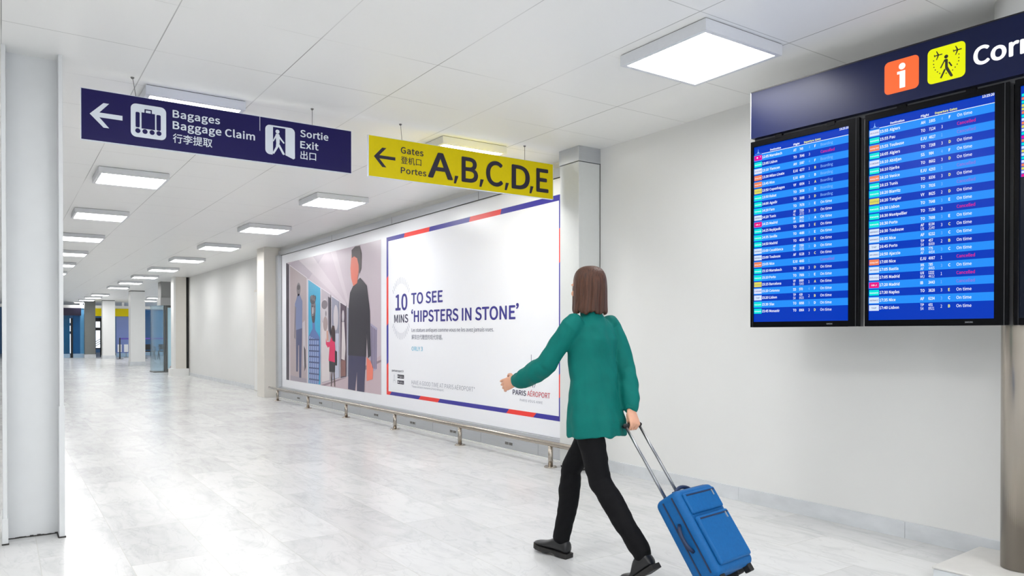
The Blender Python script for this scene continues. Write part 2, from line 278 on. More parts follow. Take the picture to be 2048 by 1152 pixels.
# letter outlines of a plain humanist sans (advance, then bezier points as in-handle, point, out-handle; capitals are 682 high)
LETTERS = {}
for _l in """A 565 77,227,4,0,29,0;-29,0,90,0,22,69;-22,-69,156,208,83,0;-83,0,405,208,22,-69;-21,69,470,0,31,0;-30,0,561,0,-77,227;77,-227,330,681,-32,0;32,0,234,681,-77,-227|69,0,177,276,12,35;-11,-35,211,381,24,77;-22,-79,279,611,26,-79;-25,77,351,381,11,-35;-11,35,384,276,-69,0
B 611 0,227,94,0,72,0;-72,0,310,0,153,0;0,-134,569,200,0,93;81,-15,430,362,64,26;0,-68,530,515,0,120;137,0,296,681,-68,0;67,0,94,681,0,-227|34,0,179,392,0,74;0,-73,179,613,35,0;-35,0,284,613,107,0;0,80,445,504,0,-70;117,0,281,392,-34,0|40,0,179,69,0,85;0,-85,179,325,40,0;-39,0,298,325,120,0;0,84,484,203,0,-92;117,0,298,69,-39,0
C 593 -170,0,350,-12,89,0;-53,-62,559,85,-15,19;16,-18,512,140,-44,-48;65,0,354,63,-130,0;0,-172,142,343,0,170;-128,0,357,618,58,0;-36,38,496,554,16,18;-16,-19,543,610,-39,43;83,0,356,693,-173,0;0,220,54,340,0,-221
D 639 0,227,94,0,58,0;-58,0,268,0,205,0;0,-216,585,343,0,217;209,0,264,681,-57,0;57,0,94,681,0,-227|26,0,179,71,0,180;0,-180,179,611,26,0;-25,0,256,611,161,0;0,173,496,343,0,-172;161,0,256,71,-25,0
E 547 0,227,94,0,134,0;-134,0,496,0,0,24;0,-24,496,73,-105,0;106,0,179,73,0,83;0,-83,179,322,86,0;-86,0,438,322,0,24;0,-25,438,395,-86,0;86,0,179,395,0,71;0,-72,179,609,103,0;-102,0,486,609,0,24;0,-24,486,681,-131,0;131,0,94,681,0,-227
F 513 0,227,94,0,28,0;-28,0,179,0,0,102;0,-102,179,306,87,0;-87,0,440,306,0,24;0,-24,440,378,-87,0;87,0,179,378,0,77;0,-77,179,609,103,0;-102,0,486,609,0,24;0,-24,486,681,-131,0;131,0,94,681,0,-227
G 640 -179,0,361,-12,92,0;-44,-46,572,67,0,95;0,-95,572,353,-75,0;74,0,348,353,0,-24;0,23,348,282,48,0;-49,0,493,282,0,-60;0,60,493,103,-27,-25;48,0,370,63,-146,0;0,-172,142,343,0,170;-138,0,369,618,68,0;-35,35,516,554,15,18;-15,-19,562,610,-39,40;95,0,366,693,-180,0;0,220,54,340,0,-221
H 677 0,227,94,0,28,0;-28,0,179,0,0,107;0,-108,179,322,106,0;-106,0,497,322,0,-108;0,107,497,0,29,0;-29,0,584,0,0,227;0,-227,584,681,-29,0;29,0,497,681,0,-95;0,95,497,396,-106,0;106,0,179,396,0,95;0,-95,179,681,-28,0;28,0,94,681,0,-227
I 272 0,227,94,0,28,0;-28,0,179,0,0,227;0,-227,179,681,-28,0;28,0,94,681,0,-227
J 497 -86,0,220,-12,133,0;0,-118,408,200,0,160;0,-160,408,681,-29,0;28,0,322,681,0,-158;0,158,322,208,0,-103;73,0,212,63,-49,0;31,-55,94,140,-21,-15;20,15,33,96,39,-71
K 600 0,227,94,0,28,0;-28,0,179,0,0,72;0,-72,179,216,39,46;-39,-46,296,355,69,-118;-68,118,501,0,32,0;-32,0,597,0,-82,141;82,-141,350,423,72,86;-71,-86,564,681,-32,0;33,0,466,681,-95,-114;95,114,181,339,-2,114;0,-114,179,681,-28,0;28,0,94,681,0,-227
L 505 0,227,94,0,128,0;-128,0,478,0,0,24;0,-24,478,73,-100,0;100,0,179,73,0,203;0,-202,179,681,-28,0;28,0,94,681,0,-227
M 755 0,227,94,0,26,0;-26,0,171,0,0,126;0,-125,171,377,0,59;5,-59,160,578,22,-52;-18,52,218,423,43,-118;-44,118,348,69,19,0;-19,0,405,69,43,118;-42,-118,533,423,19,52;-18,-52,588,578,-1,-59;0,59,581,377,0,-125;0,126,581,0,26,0;-27,0,661,0,0,227;0,-227,661,681,-35,0;34,0,558,681,-44,-121;44,121,427,317,-15,-47;18,47,380,175,-20,47;18,-47,327,317,-43,121;43,-121,197,681,-34,0;34,0,94,681,0,-227
N 672 0,227,94,0,27,0;-27,0,175,0,0,119;0,-119,175,358,0,71;4,-69,164,571,29,-47;-25,47,242,430,82,-143;-83,143,490,0,29,0;-29,0,578,0,0,227;0,-227,578,681,-27,0;27,0,496,681,0,-118;0,118,496,327,0,-71;-5,67,508,112,-29,46;25,-47,430,252,-83,143;83,-143,181,681,-29,0;29,0,94,681,0,-227
O 690 -171,0,345,-12,171,0;0,-218,636,343,0,218;171,0,345,693,-171,0;0,218,54,343,0,-218|122,0,345,63,-123,0;0,-170,142,343,0,170;-123,0,345,618,122,0;0,170,547,343,0,-170
P 588 0,227,94,0,28,0;-28,0,179,0,0,90;0,-90,179,271,38,0;-38,0,292,271,149,0;0,-144,543,481,0,149;152,0,288,681,-65,0;65,0,94,681,0,-227|34,0,179,341,0,90;0,-90,179,611,33,0;-33,0,277,611,120,0;0,100,457,481,0,-97;120,0,281,341,-34,0
Q 690 122,0,345,59,-123,0;0,-174,142,343,0,170;-123,0,345,618,122,0;0,170,547,343,0,-174|-126,0,553,-171,41,0;-20,-9,650,-155,-5,22;5,-22,634,-89,-18,-6;31,0,562,-99,-73,0;31,-61,395,-8,144,25;0,-196,636,343,0,218;171,0,345,693,-171,0;0,218,54,343,0,-200;-149,20,303,-9,38,-93
R 590 38,0,179,358,0,84;0,-84,179,611,38,0;-38,0,294,611,107,0;0,89,459,491,0,-90;107,0,294,358,-38,0|-55,96,467,0,33,0;-32,0,564,0,-58,99;58,-99,391,298,92,23;0,-107,545,491,0,141;138,0,307,681,-71,0;71,0,94,681,0,-227;0,227,94,0,28,0;-28,0,179,0,0,96;0,-96,179,289,41,0;-41,0,302,289,55,-96
S 554 -96,0,282,-12,143,0;0,-108,514,181,0,101;79,-34,374,363,-33,14;32,-14,277,405,-53,22;0,-66,164,519,0,61;-77,0,291,618,63,0;-42,39,446,555,15,18;-15,-19,491,610,-48,49;81,0,291,693,-124,0;0,105,76,513,0,-99;-64,27,215,338,32,-14;-32,14,312,296,65,-29;0,70,427,174,0,-66;91,0,283,63,-70,0;48,-51,96,148,-17,-20;17,20,45,88,58,-61
T 557 0,203,235,0,29,0;-29,0,322,0,0,203;0,-203,322,609,68,0;-69,0,528,609,0,24;0,-24,528,681,-167,0;166,0,29,681,0,-24;0,24,29,609,69,0;-69,0,235,609,0,-203
U 670 -139,0,335,-12,139,0;0,-219,580,281,0,133;0,-133,580,681,-28,0;28,0,497,681,0,-134;0,134,497,279,0,-164;91,0,335,63,-89,0;0,-164,177,279,0,134;0,-134,177,681,-29,0;29,0,91,681,0,-133;0,133,91,281,0,-219
V 534 -72,227,218,0,34,0;-33,0,318,0,72,227;-72,-227,534,681,-29,0;29,0,447,681,-37,-123;37,123,337,312,-23,-80;26,80,271,87,-28,80;23,-80,202,312,-37,123;37,-123,91,681,-30,0;30,0,1,681,72,-227
W 816 -48,227,168,0,34,0;-34,0,270,0,34,137;-34,-137,372,411,11,54;-10,-52,406,566,15,-52;-12,54,443,411,35,-137;-34,137,546,0,35,0;-34,0,650,0,47,227;-47,-227,791,681,-27,0;27,0,709,681,-24,-123;24,124,636,310,-12,-73;13,75,598,89,-22,75;16,-72,545,310,-32,124;31,-123,450,681,-27,0;26,0,371,681,-32,-123;31,124,277,310,-17,-73;14,75,229,89,-18,75;14,-73,184,310,-24,124;24,-123,112,681,-29,0;30,0,24,681,48,-227
X 532 66,117,16,0,30,0;-30,0,107,0,32,61;-32,-61,204,184,18,34;-19,-42,259,295,26,-42;-18,34,322,184,33,-61;-34,61,423,0,31,0;-32,0,518,0,-67,116;66,-116,318,348,62,111;-62,-111,504,681,-30,0;30,0,414,681,-31,-58;31,58,322,507,-16,-31;19,40,274,407,-26,40;17,-31,217,507,-31,58;31,-58,124,681,-32,0;31,0,29,681,62,-109;-62,110,215,352,-67,-117
Y 493 0,88,204,0,28,0;-28,0,289,0,0,88;0,-88,289,264,68,139;-68,-139,494,681,-29,0;30,0,405,681,-29,-64;29,64,318,489,-22,-50;24,51,249,339,-28,51;23,-50,178,489,-29,64;30,-64,90,681,-30,0;30,0,-1,681,68,-139;-69,139,204,264,0,-88
Z 560 0,17,46,0,157,0;-157,0,517,0,0,24;0,-24,517,73,-122,0;122,0,152,73,120,186;-120,-185,512,630,0,17;0,-17,512,681,-144,0;144,0,79,681,0,-24;0,24,79,609,109,0;-109,0,406,609,-120,-186;120,186,46,52,0,-17
a 523 -85,0,202,-12,62,0;-48,-40,369,60,5,-20;-2,20,379,0,23,0;-23,0,449,0,0,103;0,-103,449,310,0,126;124,0,274,518,-82,0;46,29,76,452,11,-20;-11,20,109,393,40,27;-58,0,260,447,83,0;0,65,364,320,-214,-24;0,110,55,131,0,-91|48,0,226,57,-50,0;0,-58,137,137,0,65;-170,-20,364,263,0,-47;0,46,364,123,-49,-44
b 574 -47,0,308,-12,115,0;0,-173,527,260,0,156;130,0,326,518,-57,0;47,39,167,447,2,30;-1,-30,171,537,0,68;0,-68,171,740,-29,0;29,0,85,740,0,-247;0,247,85,0,23,0;-22,0,153,0,3,17;-3,-17,161,52,47,-40|83,0,294,59,-34,0;44,-40,171,112,0,88;0,-88,171,377,47,45;-42,0,305,446,96,0;0,113,439,259,0,-124
c 474 -133,0,284,-12,61,0;-46,-39,448,51,-12,19;12,-19,411,109,-32,-28;46,0,292,59,-93,0;0,-116,136,252,0,116;-92,0,295,446,39,0;-29,26,395,402,14,19;-15,-18,438,458,-36,32;66,0,291,518,-130,0;0,168,48,252,0,-167
d 576 -126,0,257,-12,61,0;-39,-39,411,59,5,-19;-3,20,421,0,23,0;-24,0,491,0,0,247;0,-247,491,740,-29,0;29,0,405,740,0,-65;0,65,405,545,2,-28;-2,29,410,459,-45,36;59,0,268,518,-116,0;0,163,49,252,0,-168|46,0,276,59,-88,0;0,-122,137,253,0,115;-80,0,282,446,42,0;-42,38,405,393,0,-88;0,89,405,128,-42,-46
e 515 -135,0,290,-12,68,0;-43,-29,455,39,-10,19;10,-19,426,96,-38,-25;49,0,299,56,-95,0;6,-107,132,232,113,0;-113,0,472,232,2,13;0,-19,476,281,0,144;129,0,274,518,-115,0;0,164,48,252,0,-167|90,0,131,293,10,100;-72,0,276,450,79,0;0,102,401,293,-90,0
f 302 0,21,31,436,23,0;-22,0,99,436,0,-145;0,145,99,0,29,0;-28,0,184,0,0,145;0,-145,184,436,36,0;-36,0,291,436,0,23;0,-23,291,505,-36,0;36,0,184,505,0,26;0,-27,184,585,0,65;-49,0,256,684,17,0;-18,9,312,670,6,22;-6,-22,331,736,-23,9;32,0,246,752,-100,0;0,103,99,585,0,-27;0,27,99,505,-22,-2;23,1,31,500,0,-21
g 524 -123,0,256,-232,156,0;0,-93,511,-58,0,84;117,0,335,62,-33,0;33,0,236,62,-68,0;0,-32,148,117,0,28;-18,-15,180,177,23,-11;-25,0,255,160,104,0;0,-107,440,335,0,44;24,-24,399,440,34,0;-35,0,502,440,0,21;0,-22,502,505,-59,0;59,0,326,505,-17,7;28,0,255,518,-102,0;0,111,66,337,0,-60;-33,26,132,202,-27,-23;0,42,76,104,0,-40;-26,16,122,21,-48,-33;0,44,47,-98,0,-86|58,0,255,217,-58,0;0,-73,148,337,0,75;-59,0,255,455,60,0;0,75,362,337,0,-73|97,0,268,-174,-92,0;0,-54,122,-85,0,28;-36,-26,173,0,22,-6;-19,0,238,-7,29,0;-29,0,325,-7,67,0;0,48,427,-72,0,-52
h 564 0,247,85,0,29,0;-29,0,171,0,0,122;0,-122,171,366,50,51;-53,0,309,443,66,0;0,94,404,309,0,-103;0,103,404,0,28,0;-28,0,489,0,0,107;0,-107,489,320,0,128;105,0,335,518,-69,0;47,47,167,433,2,35;-1,-35,171,537,0,68;0,-68,171,740,-29,0;29,0,85,740,0,-247
i 256 0,168,85,0,29,0;-29,0,171,0,0,168;0,-169,171,505,-29,0;29,0,85,505,0,-169|-33,0,128,609,34,0;0,-34,185,665,0,33;34,0,128,720,-33,0;0,33,72,665,0,-34
j 256 -30,0,33,-225,100,0;0,-103,171,-58,0,188;0,-188,171,505,-28,0;29,0,86,505,0,-188;0,188,86,-58,0,-61;50,0,24,-157,-17,0;13,-4,-24,-148,-6,-21;6,21,-41,-212,18,-7|-33,0,128,609,33,0;0,-34,185,665,0,33;33,0,128,720,-33,0;0,33,72,665,0,-34
k 513 0,247,85,0,28,0;-28,0,169,0,0,44;0,-44,169,133,32,37;-32,-36,264,243,49,-81;-50,81,412,0,30,0;-31,0,504,0,-64,100;64,-100,313,301,56,68;-56,-68,481,505,-31,0;31,0,387,505,-72,-89;71,88,173,239,-4,167;0,-167,169,740,-28,0;28,0,85,740,0,-247
l 264 -63,0,175,-12,23,0;-12,-3,224,-5,-4,22;4,-21,212,60,-9,-1;5,0,194,59,-13,0;0,-26,171,95,0,215;0,-215,171,740,-29,0;29,0,85,740,0,-213;0,213,85,100,0,-71
m 861 0,168,85,0,29,0;-29,0,171,0,0,122;0,-122,171,366,46,52;-38,0,297,443,64,0;0,94,391,309,0,-103;0,103,391,0,28,0;-28,0,476,0,0,122;0,-122,476,366,47,52;-39,0,603,443,64,0;0,94,697,309,0,-103;0,103,697,0,28,0;-29,0,782,0,0,107;0,-107,782,320,0,128;103,0,629,518,-62,0;53,57,462,421,-21,59;79,0,322,518,-60,0;45,49,165,431,-4,25;3,-25,155,505,-23,0;24,0,85,505,0,-169
n 567 0,168,85,0,29,0;-29,0,171,0,0,122;0,-122,171,366,50,51;-53,0,309,443,66,0;0,94,404,309,0,-103;0,103,404,0,28,0;-28,0,489,0,0,107;0,-107,489,320,0,128;105,0,335,518,-69,0;48,49,165,431,-4,25;3,-25,155,505,-23,0;24,0,85,505,0,-169
o 563 -124,0,282,-12,123,0;0,-167,515,252,0,168;123,0,282,518,-124,0;0,168,48,252,0,-167|87,0,282,59,-88,0;0,-116,136,252,0,116;-88,0,282,446,87,0;0,116,428,252,0,-116
p 576 0,239,85,-213,29,0;-29,0,171,-213,0,57;0,-57,171,-42,-1,30;1,-29,168,46,46,-38;-46,0,308,-12,115,0;0,-173,527,260,0,156;130,0,326,518,-58,0;46,38,165,446,-4,20;3,-20,155,505,-23,0;24,0,85,505,0,-240|83,0,294,59,-34,0;45,-40,171,112,0,88;0,-88,171,377,48,45;-42,0,305,446,96,0;0,113,439,259,0,-124
q 576 0,60,405,-213,29,0;-29,0,491,-213,0,239;0,-240,491,505,-23,0;22,0,423,505,-3,-16;3,16,414,457,-46,39;59,0,268,518,-116,0;0,163,49,252,0,-168;-126,0,257,-12,59,0;-41,-40,410,59,-2,-31;2,30,405,-33,0,-60|46,0,276,59,-88,0;0,-122,137,253,0,115;-80,0,282,446,42,0;-42,38,405,393,0,-88;0,89,405,128,-42,-46
r 361 0,168,85,0,29,0;-29,0,171,0,0,108;0,-108,171,324,33,86;-41,0,297,441,22,0;-17,6,347,433,5,25;-5,-24,362,506,-15,9;22,0,309,518,-56,0;36,64,165,413,-4,30;3,-31,155,505,-23,0;24,0,85,505,0,-169
s 435 -71,0,217,-12,119,0;0,-82,401,138,0,95;74,-28,247,291,-56,21;0,-47,138,378,0,40;-64,0,232,452,45,0;-35,25,347,407,13,18;-14,-18,388,460,-39,32;63,0,231,518,-110,0;0,80,58,374,0,-86;-70,26,204,229,56,-21;0,51,320,133,0,-44;67,0,220,54,-60,0;44,-36,71,114,-14,-19;13,19,30,58,47,-40
t 350 -106,0,243,-12,32,0;-28,-10,337,7,-5,21;5,-22,321,71,-17,-8;19,0,263,57,-59,0;0,-61,185,153,0,94;0,-94,185,436,46,0;-45,0,322,436,0,23;0,-23,322,505,-45,0;46,0,185,505,0,47;0,-48,185,647,-24,0;24,0,114,647,-3,-48;3,47,105,505,-27,-2;27,1,25,500,0,-21;0,21,25,436,25,0;-25,0,100,436,0,-93;0,93,100,156,0,-101
u 564 -107,0,233,-12,69,0;-48,-55,400,79,5,-26;-2,26,409,0,23,0;-24,0,480,0,0,168;0,-169,480,505,-29,0;28,0,395,505,0,-120;0,119,395,147,-48,-60;52,0,258,61,-67,0;0,-94,164,195,0,103;0,-104,164,505,-29,0;29,0,78,505,0,-107;0,106,78,185,0,-129
v 484 -60,168,194,0,33,0;-33,0,294,0,59,168;-59,-169,472,505,-28,0;28,0,388,505,-31,-96;32,96,293,217,-15,-49;15,48,246,69,-19,48;16,-49,195,217,-31,96;32,-96,100,505,-29,0;30,0,12,505,61,-169
w 745 -46,168,165,0,33,0;-33,0,264,0,24,90;-23,-90,335,270,13,49;-11,-51,370,417,17,-51;-13,48,409,272,24,-90;-24,91,481,0,35,0;-35,0,585,0,45,168;-45,-169,721,505,-27,0;28,0,639,505,-24,-98;24,97,566,213,-11,-49;10,47,535,72,-16,47;12,-49,495,213,-26,97;27,-98,416,505,-27,0;27,0,334,505,-27,-98;26,97,255,213,-12,-49;10,47,221,72,-15,47;10,-49,187,213,-25,97;25,-98,112,505,-29,0;29,0,25,505,47,-169
x 463 55,88,14,0,30,0;-30,0,103,0,23,39;-23,-39,171,118,18,31;-18,-29,222,208,24,-29;-17,31,282,118,24,-39;-25,39,356,0,31,0;-31,0,449,0,-56,85;56,-85,282,255,52,83;-51,-84,436,505,-30,0;29,0,348,505,-21,-37;21,37,285,394,-16,-29;15,29,241,309,-22,29;15,-29,187,394,-23,37;23,-37,119,505,-31,0;31,0,27,505,51,-81;-51,81,180,263,-55,-88
y 484 -23,0,94,-217,100,0;-35,-98,282,-43,64,183;-63,-183,472,505,-27,0;28,0,389,505,-30,-94;31,93,298,225,-13,-46;13,46,257,82,-22,47;15,-45,203,225,-34,93;34,-94,100,505,-29,0;30,0,12,505,68,-169;-68,169,215,-1,-4,-13;3,13,204,-39,-22,-62;57,0,90,-148,-14,0;10,-4,51,-139,-5,-23;6,22,34,-207,16,-7
z 441 0,15,33,0,127,0;-127,0,414,0,0,23;0,-23,414,69,-91,0;92,0,139,69,89,130;-89,-130,406,459,0,15;0,-16,406,505,-115,0;115,0,61,505,0,-23;0,23,61,436,79,0;-79,0,298,436,-88,-130;88,130,33,46,0,-16
0 516 -130,0,258,-12,130,0;0,-238,470,343,0,236;130,0,258,693,-130,0;0,236,46,343,0,-238|77,0,258,57,-77,0;0,-200,128,343,0,199;-77,0,258,626,77,0;0,199,388,343,0,-200
1 516 0,24,82,0,124,0;-124,0,455,0,0,24;0,-24,455,71,-45,0;45,0,319,71,0,203;0,-203,319,681,-22,0;21,0,254,681,-37,-21;61,11,112,633,0,-18;0,18,112,579,41,0;-40,0,234,579,0,-170;0,169,234,71,-51,0;51,0,82,71,0,-24
2 516 0,17,41,0,143,0;-143,0,469,0,0,24;0,-24,469,73,-63,0;63,0,281,73,-35,0;35,3,169,67,160,151;0,-136,437,493,0,121;122,0,238,693,-87,0;55,60,37,594,17,-16;-16,17,86,545,39,46;-56,0,228,624,84,0;0,78,353,490,0,-117;214,187,41,50,0,-17
3 516 -106,0,244,-12,122,0;0,-122,464,182,0,94;80,-20,320,355,72,30;0,-83,440,523,0,108;115,0,242,693,-78,0;51,47,52,612,15,-18;-16,18,98,558,39,40;-55,0,239,624,71,0;0,65,354,517,0,-74;142,0,165,387,0,-22;0,21,165,322,158,0;0,83,377,185,0,-78;82,0,239,59,-77,0;40,-41,71,137,-15,-19;15,18,27,82,45,-49
4 516 0,63,316,0,27,0;-27,0,396,0,0,63;0,-63,396,188,30,0;-30,0,487,188,0,22;0,-23,487,256,-30,0;30,0,396,256,0,141;0,-142,396,681,-31,0;31,0,302,681,-94,-146;94,146,19,243,0,-18;0,18,19,188,99,0;-99,0,316,188,0,-63|0,69,316,256,-70,0;70,0,107,256,52,77;-52,-78,262,488,20,33;-17,-32,317,588,2,-34;0,33,316,465,0,-70
5 516 -106,0,243,-12,115,0;0,-149,466,221,0,151;113,0,261,439,-41,0;31,16,159,412,6,65;-6,-66,177,609,85,0;-85,0,433,609,0,24;0,-24,433,681,-110,0;110,0,102,681,-7,-106;7,106,80,363,15,-9;-15,9,125,335,39,26;-46,0,239,374,85,0;0,98,380,219,0,-99;81,0,235,59,-79,0;38,-39,68,134,-14,-19;14,19,25,78,47,-45
6 516 -130,0,280,-12,106,0;0,-132,476,209,0,143;115,0,286,423,-53,0;42,51,132,341,4,211;-95,0,308,624,40,0;-26,31,415,572,16,17;-16,-18,464,624,-38,40;70,0,304,693,-132,0;0,267,52,325,0,-225|9,-141,134,273,44,63;-42,0,272,360,83,0;0,92,395,209,0,-93;65,0,280,55,-86,0
7 516 12,258,184,0,29,0;-29,0,272,0,11,267;-160,-204,472,630,0,17;0,-17,472,681,-142,0;142,0,46,681,0,-24;0,24,46,609,110,0;-110,0,376,609,-133,-186
8 516 -126,0,260,-12,128,0;0,-99,473,164,0,93;59,-34,359,343,40,36;0,-72,449,512,0,105;116,0,262,691,-106,0;0,103,75,519,0,-72;-49,35,167,361,-62,-37;0,91,43,169,0,-105|45,41,307,370,-81,31;0,-81,152,519,0,66;-63,0,261,628,73,0;0,68,376,507,0,-50|79,0,261,51,-82,0;0,-73,118,177,0,65;-55,-35,212,331,97,-39;0,92,392,166,0,-67
9 516 -74,0,218,-12,128,0;0,-276,466,370,0,216;131,0,236,693,-106,0;0,133,41,472,0,-140;-114,0,229,258,56,0;-42,-50,386,341,-7,-211;87,0,216,59,-45,0;30,-33,100,111,-15,-18;15,17,54,58,38,-40|-10,140,385,413,-46,-65;45,0,243,322,-81,0;0,-91,121,472,0,94;-66,0,237,627,86,0
. 258 -34,0,129,-12,34,0;0,-38,191,52,0,39;34,0,129,117,-34,0;0,39,68,52,0,-38
, 258 -7,17,70,-177,83,36;0,-90,205,18,0,62;44,0,134,117,-35,0;0,37,70,58,0,-38;-33,0,132,-2,3,0;-3,0,142,-1,-1,-56;58,25,49,-126,7,-17
: 258 -34,0,129,362,34,0;0,-39,191,427,0,39;34,0,129,493,-34,0;0,39,68,427,0,-39|-34,0,129,-12,34,0;0,-38,191,52,0,39;34,0,129,117,-34,0;0,39,68,52,0,-38
- 322 0,21,43,228,79,0;-80,0,281,228,0,21;0,-22,281,293,-80,0;79,0,43,293,0,-22
* 434 -14,9,143,438,25,29;-24,-29,217,526,25,-29;-24,29,290,438,14,9;-14,-9,331,466,-20,33;20,-32,271,564,34,14;-34,-14,373,607,-6,16;5,-16,357,654,-35,-8;35,9,251,628,-3,37;3,-37,242,740,-17,0;17,0,191,740,-3,-38;3,38,182,627,-35,9;36,-9,76,654,-5,-16;6,16,60,607,34,-14;-34,14,161,564,-20,-32;20,33,102,466,14,-9
‘ 929 -51,-25,885,752,-7,12;7,-12,865,787,-59,-27;0,83,749,613,0,-51;-40,0,822,525,42,0;0,-28,886,585,0,34;35,0,827,645,-10,0;6,5,802,637,0,41
’ 929 50,25,45,557,6,-12;-6,12,64,521,60,28;0,-83,180,695,0,51;40,0,107,783,-42,0;0,30,44,723,0,-33;-35,0,102,664,10,0;-5,-4,127,671,0,-41
/ 364 93,301,10,-166,21,0;-20,0,72,-166,93,301;-92,-302,350,738,-20,0;20,0,289,738,-93,-302
à 523 -85,0,202,-12,62,0;-48,-40,369,60,5,-20;-2,20,379,0,23,0;-23,0,449,0,0,103;0,-103,449,310,0,126;124,0,274,518,-82,0;46,29,76,452,11,-20;-11,20,109,393,40,27;-58,0,260,447,83,0;0,65,364,320,-214,-24;0,110,55,131,0,-91|48,0,226,57,-50,0;0,-58,137,137,0,65;-170,-20,364,263,0,-47;0,46,364,123,-49,-44|-54,53,293,595,14,14;-14,-14,336,637,-49,58;49,-57,189,810,-20,-18;20,18,130,755,54,-54
é 515 -135,0,290,-12,68,0;-43,-29,455,39,-10,19;10,-19,426,96,-38,-25;49,0,299,56,-95,0;6,-107,132,232,113,0;-113,0,472,232,2,13;0,-19,476,281,0,144;129,0,274,518,-115,0;0,164,48,252,0,-167|90,0,131,293,10,100;-72,0,276,450,79,0;0,102,401,293,-90,0|-14,14,259,595,54,53;-54,-54,421,755,-20,18;20,-18,362,810,-49,-57;49,58,216,637,14,-14
É 547 0,227,94,0,134,0;-134,0,496,0,0,24;0,-24,496,73,-105,0;106,0,179,73,0,83;0,-83,179,322,86,0;-86,0,438,322,0,24;0,-25,438,395,-86,0;86,0,179,395,0,71;0,-72,179,609,103,0;-102,0,486,609,0,24;0,-24,486,681,-131,0;131,0,94,681,0,-227|-12,14,283,724,53,40;-52,-40,440,843,-16,19;16,-19,392,901,-49,-45;49,45,245,767,13,-15
_ 208 """.split('\n'):
    _c, _a, _o = (_l.split(' ') + [''])[:3]
    LETTERS[' ' if _c == '_' else _c] = (int(_a), [[tuple(map(int, q.split(','))) for q in sp.split(';')] for sp in _o.split('|') if sp])
def text_shape(body, bold=0.0, res=4, spacing=1.0):
    key = (body, bold, res, spacing)
    if key not in _txt:
        K = 0.001
        if all(ch in LETTERS for ch in body):
            c = bpy.data.curves.new('lettering', 'CURVE'); c.dimensions = '2D'; c.fill_mode = 'BOTH'; pen = 0
            for ch in body:
                adv, sps = LETTERS[ch]
                for sp in sps:
                    pts = []
                    for (lx, ly, x, y, rx, ry), (lx2, ly2, x2, y2, rx2, ry2) in zip(sp, sp[1:]+sp[:1]):
                        straight = abs(rx*(y2-y)-ry*(x2-x)) < 300 and abs(lx2*(y2-y)-ly2*(x2-x)) < 300
                        n = 1 if straight else max(2, res)
                        for k in range(n):
                            t = k/n; u = 1-t
                            pts.append((u**3*x+3*u*u*t*(x+rx)+3*u*t*t*(x2+lx2)+t**3*x2, u**3*y+3*u*u*t*(y+ry)+3*u*t*t*(y2+ly2)+t**3*y2))
                    S = c.splines.new('POLY'); S.points.add(len(pts)-1); S.use_cyclic_u = True
                    for p, (x, y) in zip(S.points, pts): p.co = ((x+pen)*K, y*K, 0, 1)
                pen += adv*spacing
        else:
            c = bpy.data.curves.new('lettering', 'FONT'); c.body = body; c.space_character = spacing
        c.offset = bold; c.resolution_u = res
        o = bpy.data.objects.new('lettering', c); me = bpy.data.meshes.new_from_object(o)
        vs = [(v.co.x, v.co.y) for v in me.vertices]; fs = [tuple(p.vertices) for p in me.polygons]
        bpy.data.objects.remove(o); bpy.data.curves.remove(c); bpy.data.meshes.remove(me)
        _txt[key] = (vs, fs)
    return _txt[key]
